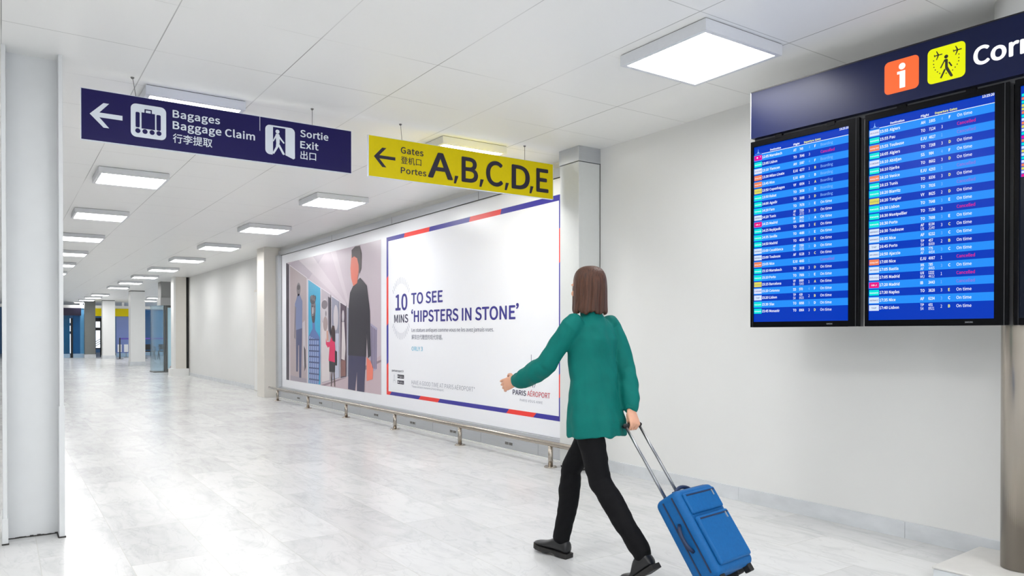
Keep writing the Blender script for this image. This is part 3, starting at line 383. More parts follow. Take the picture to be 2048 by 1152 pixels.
class Face:
    """a flat face: local x (right), y (up), lifted along the normal"""
    def __init__(s, o, r, n, u=(0, 0, 1)): s.o, s.r, s.n, s.u = Vector(o), Vector(r).normalized(), Vector(n).normalized(), Vector(u).normalized()
    def p(s, x, y, h=0.0): return s.o + s.r*x + s.u*y + s.n*h
    def poly(s, mb, pts, h, m): mb.add([s.p(x, y, h) for x, y in pts], [tuple(range(len(pts)))], m)
    def rect(s, mb, x0, y0, x1, y1, h, m): s.poly(mb, [(x0, y0), (x1, y0), (x1, y1), (x0, y1)], h, m)
    def slab(s, mb, x0, y0, x1, y1, h0, h1, m): mb.obox(s.p(x0, y0, h0), s.r*(x1-x0), s.u*(y1-y0), s.n*(h1-h0), m)
    def rrect(s, mb, x0, y0, x1, y1, rad, h, m):
        pts = []
        for cx, cy, a in ((x1-rad, y1-rad, 0), (x0+rad, y1-rad, 90), (x0+rad, y0+rad, 180), (x1-rad, y0+rad, 270)):
            for k in range(7):
                t = math.radians(a + 15*k); pts.append((cx+rad*math.cos(t), cy+rad*math.sin(t)))
        s.poly(mb, pts, h, m)
    def disc(s, mb, cx, cy, r, h, m, ry=None, n=20):
        ry = ry or r; s.poly(mb, [(cx+r*math.cos(2*PI*k/n), cy+ry*math.sin(2*PI*k/n)) for k in range(n)], h, m)
    def line(s, mb, x0, y0, x1, y1, w, h, m):
        d = Vector((x1-x0, y1-y0)); q = Vector((-d.y, d.x)).normalized()*w/2
        s.poly(mb, [(x0-q.x, y0-q.y), (x1-q.x, y1-q.y), (x1+q.x, y1+q.y), (x0+q.x, y0+q.y)], h, m)
    def text(s, mb, body, x, y, cap, m, h=0.002, width=None, xs=1.0, bold=0.0, res=4, align='L', spacing=1.0):
        stamp = bold if bold > 0.003 else 0; nst = 8 if res >= 3 else 4
        vs, fs = text_shape(body, 0.0 if stamp else bold, res, spacing)
        if not vs: return 0
        x0 = min(a for a, b in vs); x1 = max(a for a, b in vs); k = cap/(0.682+2*bold)
        kx = width/(x1-x0) if width else k*xs
        off = x - x0*kx if align == 'L' else (x - x1*kx if align == 'R' else x - (x0+x1)/2*kx)
        if stamp:       # heavier strokes: the same outline laid around itself
            for i in range(nst):
                da, db = stamp*math.cos(i*2*PI/nst), stamp*math.sin(i*2*PI/nst)
                mb.add([s.p(off + (a+da)*kx, y + (b+db+bold)*k, h+(0.00012 if nst == 8 else 0.00005)*(i+1)) for a, b in vs], fs, m)
        mb.add([s.p(off + a*kx, y + (b+bold)*k, h) for a, b in vs], fs, m)
        return (x1-x0)*kx

# ------------------------------------------------------------------ setting
XW = 4.76
struct('floor', MB().box(-3.6, -4, -0.12, 14, 62, 0, M_floor), at_origin=True)
struct('ceiling', MB().box(-3.6, -4, H, 14, 62, H+0.12, M_ceil), at_origin=True)
struct('wall_left', MB().box(-3.6, -4, 0, -3.5, 62, H, M_wall))
struct('wall_right', MB().box(XW, -4, 0, XW+0.2, 15.9, H, M_wall))
b = MB(); y = -4.0
while y < 5.44:
    y1 = min(y+1.3, 5.44); b.box(XW-0.022, y+0.001, 0, XW, y1-0.001, 0.105, M_skirt); y = y1
struct('baseboard_right', b)
XF = 4.86
struct('wall_corridor', MB().box(XF, 15.9, 0, XF+0.2, 25.3, H, M_wall))
struct('baseboard_corridor', MB().box(XF-0.018, 15.95, 0, XF, 25.0, 0.10, M_skirt))
# white door set in the corridor wall
d = MB().box(XF-0.035, 16.55, 0, XF, 17.62, 2.32, M_cream); dr = struct('door_1', d)
obj('door_leaf', MB().box(XF-0.05, 16.63, 0.01, XF-0.034, 17.54, 2.26, M_white), dr)
obj('door_handle', MB().tube([(XF-0.05, 16.72, 1.03), (XF-0.1, 16.72, 1.03), (XF-0.1, 16.83, 1.03)], 0.009, M_steel), dr)
# pilaster at the near end of the billboard (face towards the corridor and face towards the camera)
M_pil = mat('pilaster_grey', (214, 216, 214), 0.4, grain=0.01)
b = MB().box(4.5, 5.46, 0.02, XW+0.01, 5.75, 2.93, M_pil); b.box(4.492, 5.452, 2.935, XW+0.01, 5.755, H, M_alu); b.box(4.51, 5.47, 0, XW, 5.75, 0.02, M_gap)
b.box(XW-0.004, 5.452, 0.02, XW+0.004, 5.458, H-0.02, M_gap)
struct('trim_1', b, bevel=0.004)
# pilaster at the far end
b = MB().box(4.42, 15.42, 0.0, 4.9, 15.92, H, M_cream); struct('trim_2', b, bevel=0.006)
# end pilaster of the corridor wall with its base block and shadow gap
b = MB().box(4.43, 25.02, 0.22, 4.77, 25.42, H, M_cream); b.box(4.40, 25.0, 0.22, 4.46, 25.44, H, M_white); b.box(4.33, 24.95, 0, 4.84, 25.5, 0.22, M_white)
b.box(4.775, 25.1, 0.22, 4.86, 25.4, H, M_gap)
struct('trim_3', b)

# ------------------------------------------------------------------ ceiling panel lights
def lamp(x, y, w, l, label):
    t = thing('ceiling_panel_light', (x, y, H), label, 'ceiling light', 'square ceiling panel lights')
    b = MB(); z0 = H-0.07; e = 0.03
    b.box(x-w/2, y-l/2, z0, x-w/2+e, y+l/2, H-0.004, M_lampframe); b.box(x+w/2-e, y-l/2, z0, x+w/2, y+l/2, H-0.004, M_lampframe)
    b.box(x-w/2+e, y-l/2, z0, x+w/2-e, y-l/2+e, H-0.004, M_lampframe); b.box(x-w/2+e, y+l/2-e, z0, x+w/2-e, y+l/2, H-0.004, M_lampframe)
    b.box(x-w/2+0.004, y-l/2+0.004, H-0.004, x+w/2-0.004, y+l/2-0.004, H, M_gap)
    obj('lamp_frame', b, t)
    obj('diffuser', MB().box(x-w/2+e, y-l/2+e, z0+0.006, x+w/2-e, y+l/2-e, z0+0.02, M_lamp), t)
    return t
ORD = 'first second third fourth fifth sixth seventh eighth ninth tenth eleventh twelfth thirteenth fourteenth fifteenth sixteenth seventeenth'.split()
XA, XB = 3.612, 1.20
proto = lamp(XA, 3.20, 0.69, 0.70, 'large bright square ceiling light left of the departure boards, nearest in view')
YA = [3.20, 6.22] + [3.17 + 3.135*k for k in range(2, 15)]
for k, y in enumerate(YA[1:], 1):
    if k == 10: continue            # no lamp above the nearer white column
    c = copy_tree(proto, (XA, y, H))
    lab = 'square ceiling light half hidden behind the top of the yellow gates sign' if k == 1 else \
        '%s square ceiling light, counted away from the camera, in the row along the poster wall' % ORD[k]
    c['label'] = lab
for k in range(1, 15):  # the farthest lamps of this row are unseen, added to brighten the far end
    c = copy_tree(proto, (XB, 3.09 + 3.12*k, H))
    c['label'] = 'square ceiling light peeking over the navy baggage claim sign' if k == 1 else \
        '%s square ceiling light, counted away from the camera, in the row beside the steel column' % ORD[k-1]
for x, y, l in ((6.1, 39.3, 'far square ceiling light right of the nearer white column, upper one'), (6.4, 43.0, 'far square ceiling light right of the nearer white column, lower one')):
    c = copy_tree(proto, (x, y, H)); c['label'] = l
# unseen lamps added to brighten the hall: both rows extended, plus one further left
for x, y, l in ((XB, 3.18, 'added unseen square ceiling light of the steel column row just above the frame'), (XA, 0.11, 'added unseen square ceiling light of the poster wall row over the camera'),
                (XB, 0.09, 'added unseen square ceiling light of the steel column row over the camera'), (XB-2.4, 3.18, 'added unseen square ceiling light left of the frame before the steel column'),
                (XB-2.4, 6.27, 'added unseen square ceiling light left of the frame behind the steel column'), (XB-2.4, 0.09, 'added unseen square ceiling light left of the camera'), (XA, -2.98, 'added unseen square ceiling light of the poster wall row behind the camera'), (XB, -3.0, 'added unseen square ceiling light of the steel column row behind the camera')):
    c = copy_tree(proto, (x, y, H)); c['label'] = l

# ------------------------------------------------------------------ hanging signs
def letter(name, t, F, *a, **k):
    b = MB(); F.text(b, *a, **k); return obj(name, b, t)
def wire(t, x, y, ztop, zbot, dx=0.0):
    b = MB().tube([(x+dx, y, H-0.004), (x+dx*0.8, y, H-0.02), (x, y, zbot+0.012), (x, y, zbot-0.01)], 0.0022, M_wire, n=6)
    b.lathe(x+dx, y, [(0.012, H), (0.012, H-0.005), (0.006, H-0.012)], M_wire, n=12)
    b.tube([(x, y-0.004, zbot+0.004), (x, y+0.004, zbot+0.004)], 0.005, M_wire, n=8)
    obj('hanging_wire', b, t)
SY = 5.76; SZ = 2.605
def board(t, w, h, x0, face):
    b = MB().box(x0, SY-0.012, SZ, x0+w, SY+0.012, SZ+h, face)
    b.box(x0-0.003, SY-0.0135, SZ-0.003, x0, SY+0.0135, SZ+h+0.003, M_signwhite); b.box(x0+w, SY-0.0135, SZ-0.003, x0+w+0.003, SY+0.0135, SZ+h+0.003, M_signwhite)
    b.box(x0, SY-0.0135, SZ-0.003, x0+w, SY+0.0135, SZ, M_signwhite); b.box(x0, SY-0.0135, SZ+h, x0+w, SY+0.0135, SZ+h+0.003, M_signwhite)
    obj('sign_board', b, t)
# navy sign: baggage claim and exit
t = thing('directional_sign', (1.397, SY, SZ), 'long navy hanging sign with white baggage claim and exit pictograms', 'sign')
board(t, 1.904, 0.34, 0.445, M_navy)
F = Face((0.445, SY-0.012, SZ), (1, 0, 0), (0, -1, 0))
b = MB(); F.poly(b, [(0.049, 0.176), (0.131, 0.26), (0.165, 0.26), (0.106, 0.192), (0.246, 0.192), (0.246, 0.16), (0.106, 0.16), (0.165, 0.094), (0.131, 0.094)], 0.0015, M_signwhite); obj('arrow', b, t)
b = MB(); F.rrect(b, 0.297, 0.062, 0.522, 0.292, 0.035, 0.0012, M_signwhite)
F.rrect(b, 0.327, 0.129, 0.353, 0.235, 0.008, 0.002, M_navy); F.rect(b, 0.364, 0.125, 0.450, 0.237, 0.002, M_navy); F.rrect(b, 0.459, 0.125, 0.487, 0.235, 0.008, 0.002, M_navy)
for a in ((0.383, 0.236, 0.391, 0.262), (0.422, 0.236, 0.430, 0.262), (0.383, 0.254, 0.430, 0.262)): F.rect(b, *a, 0.002, M_navy)
for x in (0.341, 0.386, 0.431, 0.475): F.disc(b, x, 0.106, 0.0165, 0.002, M_navy)
obj('luggage_pictogram', b, t)
letter('baggage_lettering', t, F, 'Bagages', 0.566, 0.234, 0.054, M_signwhite, width=0.318, bold=0.022, spacing=1.05)
letter('baggage_lettering', t, F, 'Baggage Claim', 0.566, 0.153, 0.056, M_signwhite, width=0.57, bold=0.022, spacing=1.05)
letter('baggage_lettering', t, F, '行李提取', 0.566, 0.061, 0.050, M_signwhite, width=0.265, bold=0.012)

b = MB(); F.rect(b, 1.1725, 0.233, 1.1765, 0.34, 0.0015, M_signwhite); obj('divider_line', b, t)
b = MB(); F.rrect(b, 1.215, 0.066, 1.442, 0.290, 0.035, 0.0012, M_signwhite)
F.poly(b, [(1.273, 0.278), (1.368, 0.278), (1.368, 0.074), (1.442, 0.05), (1.40, 0.05), (1.31, 0.05), (1.27, 0.066), (1.273, 0.09)], 0.002, M_navy)
F.poly(b, [(1.368, 0.082), (1.368, 0.074), (1.43, 0.050), (1.442, 0.058), (1.442, 0.10)], 0.0026, M_signwhite)
hd = 0.003
F.disc(b, 1.307, 0.246, 0.0155, hd, M_signwhite)
F.poly(b, [(1.292, 0.224), (1.300, 0.229), (1.316, 0.229), (1.323, 0.220), (1.323, 0.160), (1.318, 0.150), (1.298, 0.150), (1.296, 0.165)], hd+0.0012, M_signwhite)
F.poly(b, [(1.298, 0.165), (1.320, 0.158), (1.312, 0.125), (1.280, 0.072), (1.268, 0.078), (1.294, 0.128)], hd, M_signwhite)
F.poly(b, [(1.304, 0.152), (1.322, 0.152), (1.364, 0.079), (1.352, 0.073), (1.344, 0.080)], hd+0.0003, M_signwhite)
F.poly(b, [(1.318, 0.222), (1.326, 0.210), (1.362, 0.166), (1.353, 0.160), (1.316, 0.200)], hd+0.0006, M_signwhite)
F.poly(b, [(1.294, 0.222), (1.298, 0.205), (1.277, 0.166), (1.270, 0.172)], hd+0.0006, M_signwhite)
obj('exit_pictogram', b, t)
letter('exit_lettering', t, F, 'Sortie', 1.486, 0.234, 0.055, M_signwhite, width=0.224, bold=0.022, spacing=1.05)
letter('exit_lettering', t, F, 'Exit', 1.486, 0.146, 0.056, M_signwhite, width=0.143, bold=0.022, spacing=1.05)
letter('exit_lettering', t, F, '出口', 1.486, 0.066, 0.050, M_signwhite, width=0.124, bold=0.012)

wire(t, 0.775, SY, H, SZ+0.34, -0.02); wire(t, 2.03, SY, H, SZ+0.34)
# yellow sign: gates
t = thing('directional_sign', (3.457, SY, SZ), 'yellow hanging sign with black arrow pointing to gates A to E', 'sign')
board(t, 1.91, 0.335, 2.502, M_yellow)
F = Face((2.502, SY-0.012, SZ), (1, 0, 0), (0, -1, 0))
b = MB(); F.poly(b, [(0.045, 0.167), (0.12, 0.247), (0.158, 0.247), (0.094, 0.181), (0.24, 0.181), (0.24, 0.154), (0.094, 0.154), (0.158, 0.086), (0.12, 0.086)], 0.0015, M_ink); obj('arrow', b, t)
letter('gates_lettering', t, F, 'Gates', 0.291, 0.224, 0.054, M_ink, width=0.212, bold=0.016, spacing=1.05)
letter('gates_lettering', t, F, '登机口', 0.291, 0.142, 0.047, M_ink, width=0.192, bold=0.004)
letter('gates_lettering', t, F, 'Portes', 0.291, 0.055, 0.052, M_ink, width=0.24, bold=0.016, spacing=1.05)

for ch, x, w in (('A', 0.556, 0.232), ('B', 0.892, 0.158), ('C', 1.150, 0.172), ('D', 1.433, 0.192), ('E', 1.716, 0.132)):
    letter('gate_letter', t, F, ch, x, 0.052, 0.226, M_ink, width=w, bold=0.022, res=8)
for x in (0.805, 1.071, 1.347, 1.629):
    b = MB(); F.poly(b, [(x, 0.028), (x+0.022, 0.028), (x+0.048, 0.097), (x+0.012, 0.097)], 0.002, M_ink); obj('comma', b, t)

wire(t, 2.808, SY, H, SZ+0.335, -0.012); wire(t, 4.085, SY, H, SZ+0.335)

# ------------------------------------------------------------------ steel H column at the left edge
t = thing('steel_column', (0.165, 5.70, 0), 'white painted steel H column at the left edge', 'column')
b = MB().box(0.002, 5.55, 0, 0.026, 5.85, H, M_beam); b.box(-0.002, 5.547, 0, 0.030, 5.853, 0.16, M_beam); obj('flange', b, t, bevel=0.003)
b = MB().box(0.303, 5.55, 0, 0.327, 5.85, H, M_beam); b.box(0.299, 5.547, 0, 0.331, 5.853, 0.84, M_beam); obj('flange', b, t, bevel=0.003)
obj('web', MB().box(0.026, 5.693, 0, 0.303, 5.707, H, M_beam), t)
b = MB()
for i in range(14):
    x = 0.028 + i*0.0195
    b.box(x, 5.683-random.random()*0.006, 0, x+0.0195, 5.694, 0.004+random.random()*0.006, M_gap)
b.box(-0.004, 5.538, 0, 0.034, 5.556, 0.008, M_gap); b.box(0.295, 5.538, 0, 0.336, 5.556, 0.008, M_gap); b.box(0.292, 5.55, 0, 0.303, 5.69, 0.006, M_gap)
obj('floor_sealant', b, t)

# ------------------------------------------------------------------ billboard on the right wall
XP = 4.735
t = thing('advertising_billboard', (XW, 10.6, 0.2), 'huge wall billboard with gallery photograph and red and blue bordered advert', 'billboard')
obj('backing_panel', MB().box(XP, 5.76, 0.225, XW, 15.26, 2.905, M_print), t)
b = MB()
b.box(XP-0.02, 5.76, 2.905, XW, 15.42, 3.005, M_alu)
b.box(4.66, 15.26, 0.0, XW, 15.42, 2.905, M_alu)
for yy in (7.6, 10.0, 12.4): b.box(XP-0.0215, yy, 2.906, XP-0.019, yy+0.004, 3.004, M_gap)
b.box(XP-0.021, 5.76, 2.902, XP, 15.26, 2.906, M_gap); b.box(4.733, 15.256, 0.225, XP, 15.262, 2.905, M_gap)
obj('metal_frame', b, t)
# photograph on the left half
F = Face((XP, 15.01, 0.36), (0, -1, 0), (-1, 0, 0))
PH = 2.367
g = lambda n, c: mat('photo_' + n, c, 0.28)
b = MB()
F.rect(b, 0.035, 0.02, 4.588, PH, 0.0008, g('ceiling_lilac', (206, 192, 202)))
F.poly(b, [(0.233, 2.33), (0.60, PH), (2.2, PH), (1.35, 1.95)], 0.0011, g('ceiling_shade', (190, 176, 190)))
F.poly(b, [(3.2, 1.40), (0.8, PH), (1.6, PH), (3.25, 1.42)], 0.0014, g('ceiling_line', (216, 204, 212)))
F.poly(b, [(3.3, 1.36), (2.5, PH), (2.75, PH), (3.4, 1.34)], 0.0016, g('ceiling_line', (216, 204, 212)))
F.poly(b, [(3.2, 0.225), (4.588, 0.62), (4.588, 0.02), (1.6, 0.02)], 0.0011, g('floor_pink', (203, 182, 190)))
F.poly(b, [(3.9, 0.42), (4.588, 0.55), (4.588, 0.52), (3.95, 0.36)], 0.0014, g('floor_line', (150, 128, 140)))
F.poly(b, [(2.0, 0.02), (3.2, 0.225), (3.2, 0.21), (2.2, 0.02)], 0.0014, g('floor_line', (150, 128, 140)))
# the row of tall picture panels
F.poly(b, [(0.035, PH), (0.233, 2.325), (0.219, 0.02), (0.035, 0.02)], 0.0016, g('edge_dark', (62, 52, 70)))
F.poly(b, [(0.233, 2.325), (0.262, 2.31), (0.247, 0.02), (0.219, 0.02)], 0.0016, g('panel_edge', (226, 218, 226)))
def panel(x0, z0t, x1, z1t, xb, zb0, zb1, n, c):
    F.poly(b, [(x0-0.045, z0t+0.03), (x1+0.02, z1t+0.01), (x1+0.02, zb1-0.006), (x0-0.045, zb0-0.006)], 0.0018, g('panel_edge', (226, 218, 226)))
    F.poly(b, [(x0, z0t), (x1, z1t), (x1, zb1), (x0, zb0)], 0.0022, g(n, c))
panel(0.275, 2.295, 1.26, 1.99, 0, 0.022, 0.022, 'panel_beige', (186, 170, 174))
panel(1.35, 1.953, 1.985, 1.765, 0, 0.022, 0.028, 'panel_sky', (52, 172, 214))
panel(2.04, 1.755, 2.50, 1.62, 0, 0.05, 0.123, 'panel_grey', (186, 176, 186))
panel(2.545, 1.592, 2.895, 1.488, 0, 0.13, 0.195, 'panel_slate', (148, 148, 168))
panel(2.945, 1.472, 3.205, 1.40, 0, 0.19, 0.225, 'panel_plum', (84, 64, 84))
panel(3.25, 1.385, 3.40, 1.34, 0, 0.23, 0.26, 'panel_slate', (148, 148, 168))
F.poly(b, [(4.19, 1.11), (4.45, 1.03), (4.43, 0.40), (4.19, 0.34)], 0.0022, g('panel_far', (176, 168, 196)))
for i in range(4): F.poly(b, [(4.215+i*0.058, 1.07-i*0.02), (4.245+i*0.058, 1.06-i*0.02), (4.245+i*0.058, 0.41), (4.215+i*0.058, 0.40)], 0.0026, g('panel_far_dark', (104, 92, 120)))
# generic stone figures in everyday clothes on the panels
def fig(cx, top, bot, w, skin, shirt, legs, h=0.003):
    hh = (top-bot)
    F.disc(b, cx, top-hh*0.07, w*0.26, h, g(*skin), ry=hh*0.07)
    F.poly(b, [(cx-w*0.10, top-hh*0.12), (cx+w*0.12, top-hh*0.12), (cx+w*0.5, top-hh*0.20), (cx+w*0.46, top-hh*0.48), (cx-w*0.36, top-hh*0.5), (cx-w*0.5, top-hh*0.22)], h, g(*shirt))
    F.poly(b, [(cx-w*0.5, top-hh*0.24), (cx-w*0.36, top-hh*0.26), (cx-w*0.44, top-hh*0.6), (cx-w*0.6, top-hh*0.58)], h+0.0004, g(*skin))
    F.poly(b, [(cx-w*0.36, top-hh*0.5), (cx+w*0.46, top-hh*0.48), (cx+w*0.34, bot), (cx+w*0.06, bot), (cx+w*0.04, top-hh*0.66), (cx-w*0.04, top-hh*0.66), (cx-w*0.12, bot+hh*0.06), (cx-w*0.34, bot+hh*0.06)], h, g(*legs))
STN = ('stone_grey', (128, 118, 126)); STD = ('stone_dark', (74, 66, 76)); STL = ('stone_light', (206, 198, 204))
fig(0.80, 1.93, 0.10, 0.44, STN, ('shirt_blue', (122, 134, 178)), ('denim', (78, 82, 124)))
F.disc(b, 0.80, 1.84, 0.10, 0.0036, g(*STD), ry=0.05)
F.poly(b, [(1.02, 1.15), (1.16, 1.2), (1.24, 0.4), (1.17, 0.2), (1.06, 0.35)], 0.003, g(*STL))
F.poly(b, [(1.10, 0.72), (1.20, 0.64), (1.22, 0.32), (1.13, 0.22)], 0.0034, g(*STD))
F.poly(b, [(0.3, 0.022), (1.26, 0.022), (1.26, 0.10), (0.3, 0.12)], 0.0026, g('plinth', (168, 158, 172)))
F.disc(b, 1.62, 1.40, 0.13, 0.003, g(*STN), ry=0.22); F.disc(b, 1.60, 1.57, 0.15, 0.0034, g(*STD), ry=0.085); F.disc(b, 1.60, 1.36, 0.035, 0.0036, g(*STL), ry=0.09); F.disc(b, 1.58, 1.45, 0.05, 0.0038, g(*STD), ry=0.018); F.disc(b, 1.69, 1.44, 0.03, 0.0038, g(*STD), ry=0.018); F.disc(b, 1.63, 1.24, 0.09, 0.0034, g(*STD), ry=0.10); F.disc(b, 1.62, 1.30, 0.04, 0.0040, g(*STN), ry=0.014)
for i in range(7): F.disc(b, 1.49+0.04*i, 1.60+0.02*math.sin(i*2.1), 0.035, 0.0042+0.0002*i, g(*(STN if i % 2 else STD)), ry=0.045)
F.poly(b, [(1.56, 1.2), (1.70, 1.18), (1.72, 1.02), (1.95, 0.88), (1.98, 0.5), (1.90, 0.03), (1.38, 0.03), (1.38, 0.9), (1.58, 1.04)], 0.0032, g('check_blue', (92, 118, 180)))
for i in range(5): F.rect(b, 1.42+i*0.105, 0.03, 1.455+i*0.105, 0.90-0.02*i, 0.0036, g('check_pale', (190, 204, 232)))
for i in range(8): F.rect(b, 1.385, 0.09+i*0.105, 1.935, 0.115+i*0.105, 0.0038, g('check_dark', (60, 72, 128)))
F.disc(b, 2.22, 1.33, 0.15, 0.003, g(*STL), ry=0.24); F.poly(b, [(2.08, 1.15), (2.36, 1.1), (2.47, 0.5), (2.44, 0.13), (2.06, 0.08), (2.06, 0.9)], 0.003, g('stone_pale', (222, 212, 214)))
F.disc(b, 2.20, 1.46, 0.15, 0.0034, g(*STN), ry=0.08); F.disc(b, 2.27, 1.30, 0.03, 0.0037, g(*STN), ry=0.05); F.disc(b, 2.24, 1.12, 0.11, 0.0040, g('stone_warm', (170, 150, 150)), ry=0.13); F.poly(b, [(2.38, 1.6), (2.5, 1.56), (2.5, 0.9), (2.40, 1.0)], 0.0043, g('edge_dark', (62, 52, 70)))
F.disc(b, 2.74, 1.22, 0.11, 0.003, g(*STL), ry=0.22); F.poly(b, [(2.60, 0.95), (2.88, 0.95), (2.88, 0.2), (2.58, 0.16)], 0.003, g('linen', (196, 198, 216)))
F.disc(b, 3.07, 1.24, 0.05, 0.003, g(*STL), ry=0.1); F.poly(b, [(3.02, 1.14), (3.12, 1.14), (3.18, 0.7), (3.14, 0.5), (2.99, 0.52)], 0.003, g('stone_pale', (222, 212, 214)))
F.poly(b, [(2.98, 0.5), (3.18, 0.5), (3.18, 0.24), (2.96, 0.22)], 0.003, g('stone_rust', (140, 96, 92)))
# visitor in a pink jacket taking a picture
F.poly(b, [(2.55, 0.30), (2.50, 0.03), (2.545, 0.03), (2.60, 0.30)], 0.0044, g('stocking', (84, 62, 62))); F.poly(b, [(2.62, 0.30), (2.665, 0.035), (2.71, 0.035), (2.68, 0.30)], 0.0044, g('stocking', (84, 62, 62)))
F.poly(b, [(2.42, 0.50), (2.72, 0.50), (2.70, 0.28), (2.43, 0.28)], 0.0046, g('skirt', (36, 30, 40)))
F.poly(b, [(2.27, 0.87), (2.31, 0.80), (2.46, 0.80), (2.58, 0.93), (2.68, 0.86), (2.74, 0.60), (2.74, 0.45), (2.40, 0.47), (2.45, 0.72), (2.36, 0.70), (2.27, 0.76)], 0.005, g('jacket_pink', (226, 28, 96)))
F.poly(b, [(2.31, 0.82), (2.30, 1.0), (2.37, 1.0), (2.40, 0.82)], 0.0048, g('face_tan', (214, 160, 140)))
F.poly(b, [(2.52, 1.0), (2.58, 1.09), (2.68, 1.08), (2.72, 0.95), (2.72, 0.80), (2.60, 0.82), (2.54, 0.90)], 0.0054, g('dark_hair', (58, 38, 40)))
F.poly(b, [(2.70, 0.66), (2.80, 0.64), (2.80, 0.40), (2.70, 0.40)], 0.0056, g('bag', (28, 24, 34)))
# tall passer-by in black
F.poly(b, [(3.31, 0.62), (4.02, 0.62), (3.95, 0.02), (3.66, 0.02), (3.66, 0.33), (3.58, 0.02), (3.29, 0.03)], 0.0048, g('jeans', (58, 54, 92)))
F.poly(b, [(3.56, 1.76), (3.80, 1.84), (4.06, 1.70), (4.18, 1.30), (4.21, 0.60), (4.10, 0.56), (4.06, 0.95), (4.03, 0.58), (3.30, 0.59), (3.32, 1.40), (3.38, 1.62)], 0.0052, g('sweater', (44, 38, 52)))
F.poly(b, [(3.45, 2.25), (3.40, 2.02), (3.43, 1.85), (3.52, 1.72), (3.68, 1.76), (3.74, 1.95), (3.80, 2.22)], 0.0056, g('face', (238, 122, 100)))
F.poly(b, [(3.46, 2.18), (3.45, 2.31), (3.60, PH-0.01), (3.78, 2.35), (3.86, 2.22), (3.84, 1.98), (3.76, 1.90), (3.74, 2.05), (3.68, 2.16), (3.56, 2.20)], 0.006, g('hair', (60, 40, 46)))
F.poly(b, [(4.05, 0.58), (4.20, 0.52), (4.30, 0.40), (4.28, 0.24), (4.05, 0.20)], 0.0044, g('orange_bag', (246, 132, 112)))
obj('gallery_photograph', b, t)
# advert on the right half
F = Face((XP, 10.25, 0.40), (0, -1, 0), (-1, 0, 0))
ad = MB(); F.rect(ad, 0.022, 0.0, 4.25, 2.333, 0.0006, M_print); ad = obj('advert_print', ad, t)
b = MB(); hb = 0.0012
xo0, xo1, zo0, zo1 = 0.022, 4.25, 0.0, 2.333; xi0, xi1, zi0, zi1 = 0.085, 4.185, 0.052, 2.272
def hband(y0, y1, cuts, sl):
    for i in range(len(cuts)-1):
        a, c, m = cuts[i][0], cuts[i+1][0], cuts[i][1]
        s0 = 0 if i == 0 else sl; s1 = 0 if i == len(cuts)-2 else sl
        F.poly(b, [(a-s0, y0), (c-s1, y0), (c+s1, y1), (a+s0, y1)], hb, m)
hband(zi1, zo1, [(xo0, M_pblue), (0.615, M_pred), (1.37, M_pblue), (2.412, M_pred), (3.104, M_pblue), (xo1, None)], 0.012)
hband(zo0, zi0, [(xo0, M_pred), (0.16, M_pblue), (1.084, M_pred), (1.63, M_pblue), (3.243, M_pred), (3.764, M_pblue), (xo1, None)], 0.03)
def vband(x0, x1, cuts, sl):
    for i in range(len(cuts)-1):
        a, c, m = cuts[i][0], cuts[i+1][0], cuts[i][1]
        s0 = 0 if i == 0 else sl; s1 = 0 if i == len(cuts)-2 else sl
        F.poly(b, [(x0, a-s0), (x1, a+s0), (x1, c+s1), (x0, c-s1)], hb, m)
vband(xo0, xi0, [(zi0, M_pred), (0.46, M_pblue), (1.04, M_pred), (1.745, M_pblue), (zi1, None)], 0.02)
vband(xi1, xo1, [(zi0, M_pblue), (0.256, M_pred), (0.498, M_pblue), (1.648, M_pred), (1.998, M_pblue), (zi1, None)], 0.018)
obj('striped_border', b, ad)
for half in (1, -1):
    b = MB()
    for i in range(13):
        a = math.radians(90*half - 52 + i*104/12)
        cx, cz = 0.506, 1.268
        F.line(b, cx+0.300*math.cos(a), cz+0.355*math.sin(a), cx+0.345*math.cos(a), cz+0.45*math.sin(a), 0.011, 0.0014, mat('poster_tick_grey', (186, 189, 202), 0.4))
    obj('clock_ticks', b, ad)
letter('headline', ad, F, '10', 0.335, 1.24, 0.232, M_ptext, width=0.37, bold=0.022, res=8)
letter('headline', ad, F, 'MINS', 0.289, 1.063, 0.116, M_pdark, width=0.443, bold=0.016, res=6)
letter('headline', ad, F, 'TO SEE', 0.841, 1.315, 0.156, M_ptext, width=0.888, bold=0.024, res=6)
letter('headline', ad, F, '‘HIPSTERS IN STONE’', 0.841, 1.065, 0.158, M_ptext, width=2.617, bold=0.024, res=6)
letter('subtitle', ad, F, 'Les statues antiques comme vous ne les avez jamais vues.', 0.846, 0.93, 0.048, M_pgrey, width=2.11, bold=0.004)
letter('subtitle', ad, F, '解锁古代雕塑的现代穿越。', 0.846, 0.83, 0.05, M_pgrey, width=0.885)
b = MB(); F.text(b, 'ORLY 3', 0.846, 0.668, 0.056, M_pcyan, width=0.331, bold=0.012); obj('terminal_name', b, ad)
letter('slogan', ad, F, 'HAVE A GOOD TIME AT PARIS AÉROPORT*', 0.845, 0.198, 0.055, M_pgrey, width=1.69, bold=-0.012)
letter('slogan', ad, F, '*Passez de bons moments à Paris Aéroport.', 0.845, 0.156, 0.026, M_pgreyl, width=0.92)
b = MB(); F.text(b, 'parisaeroport.fr', 0.207, 0.352, 0.030, M_pdark, width=0.39, bold=0.006); obj('web_address', b, ad)
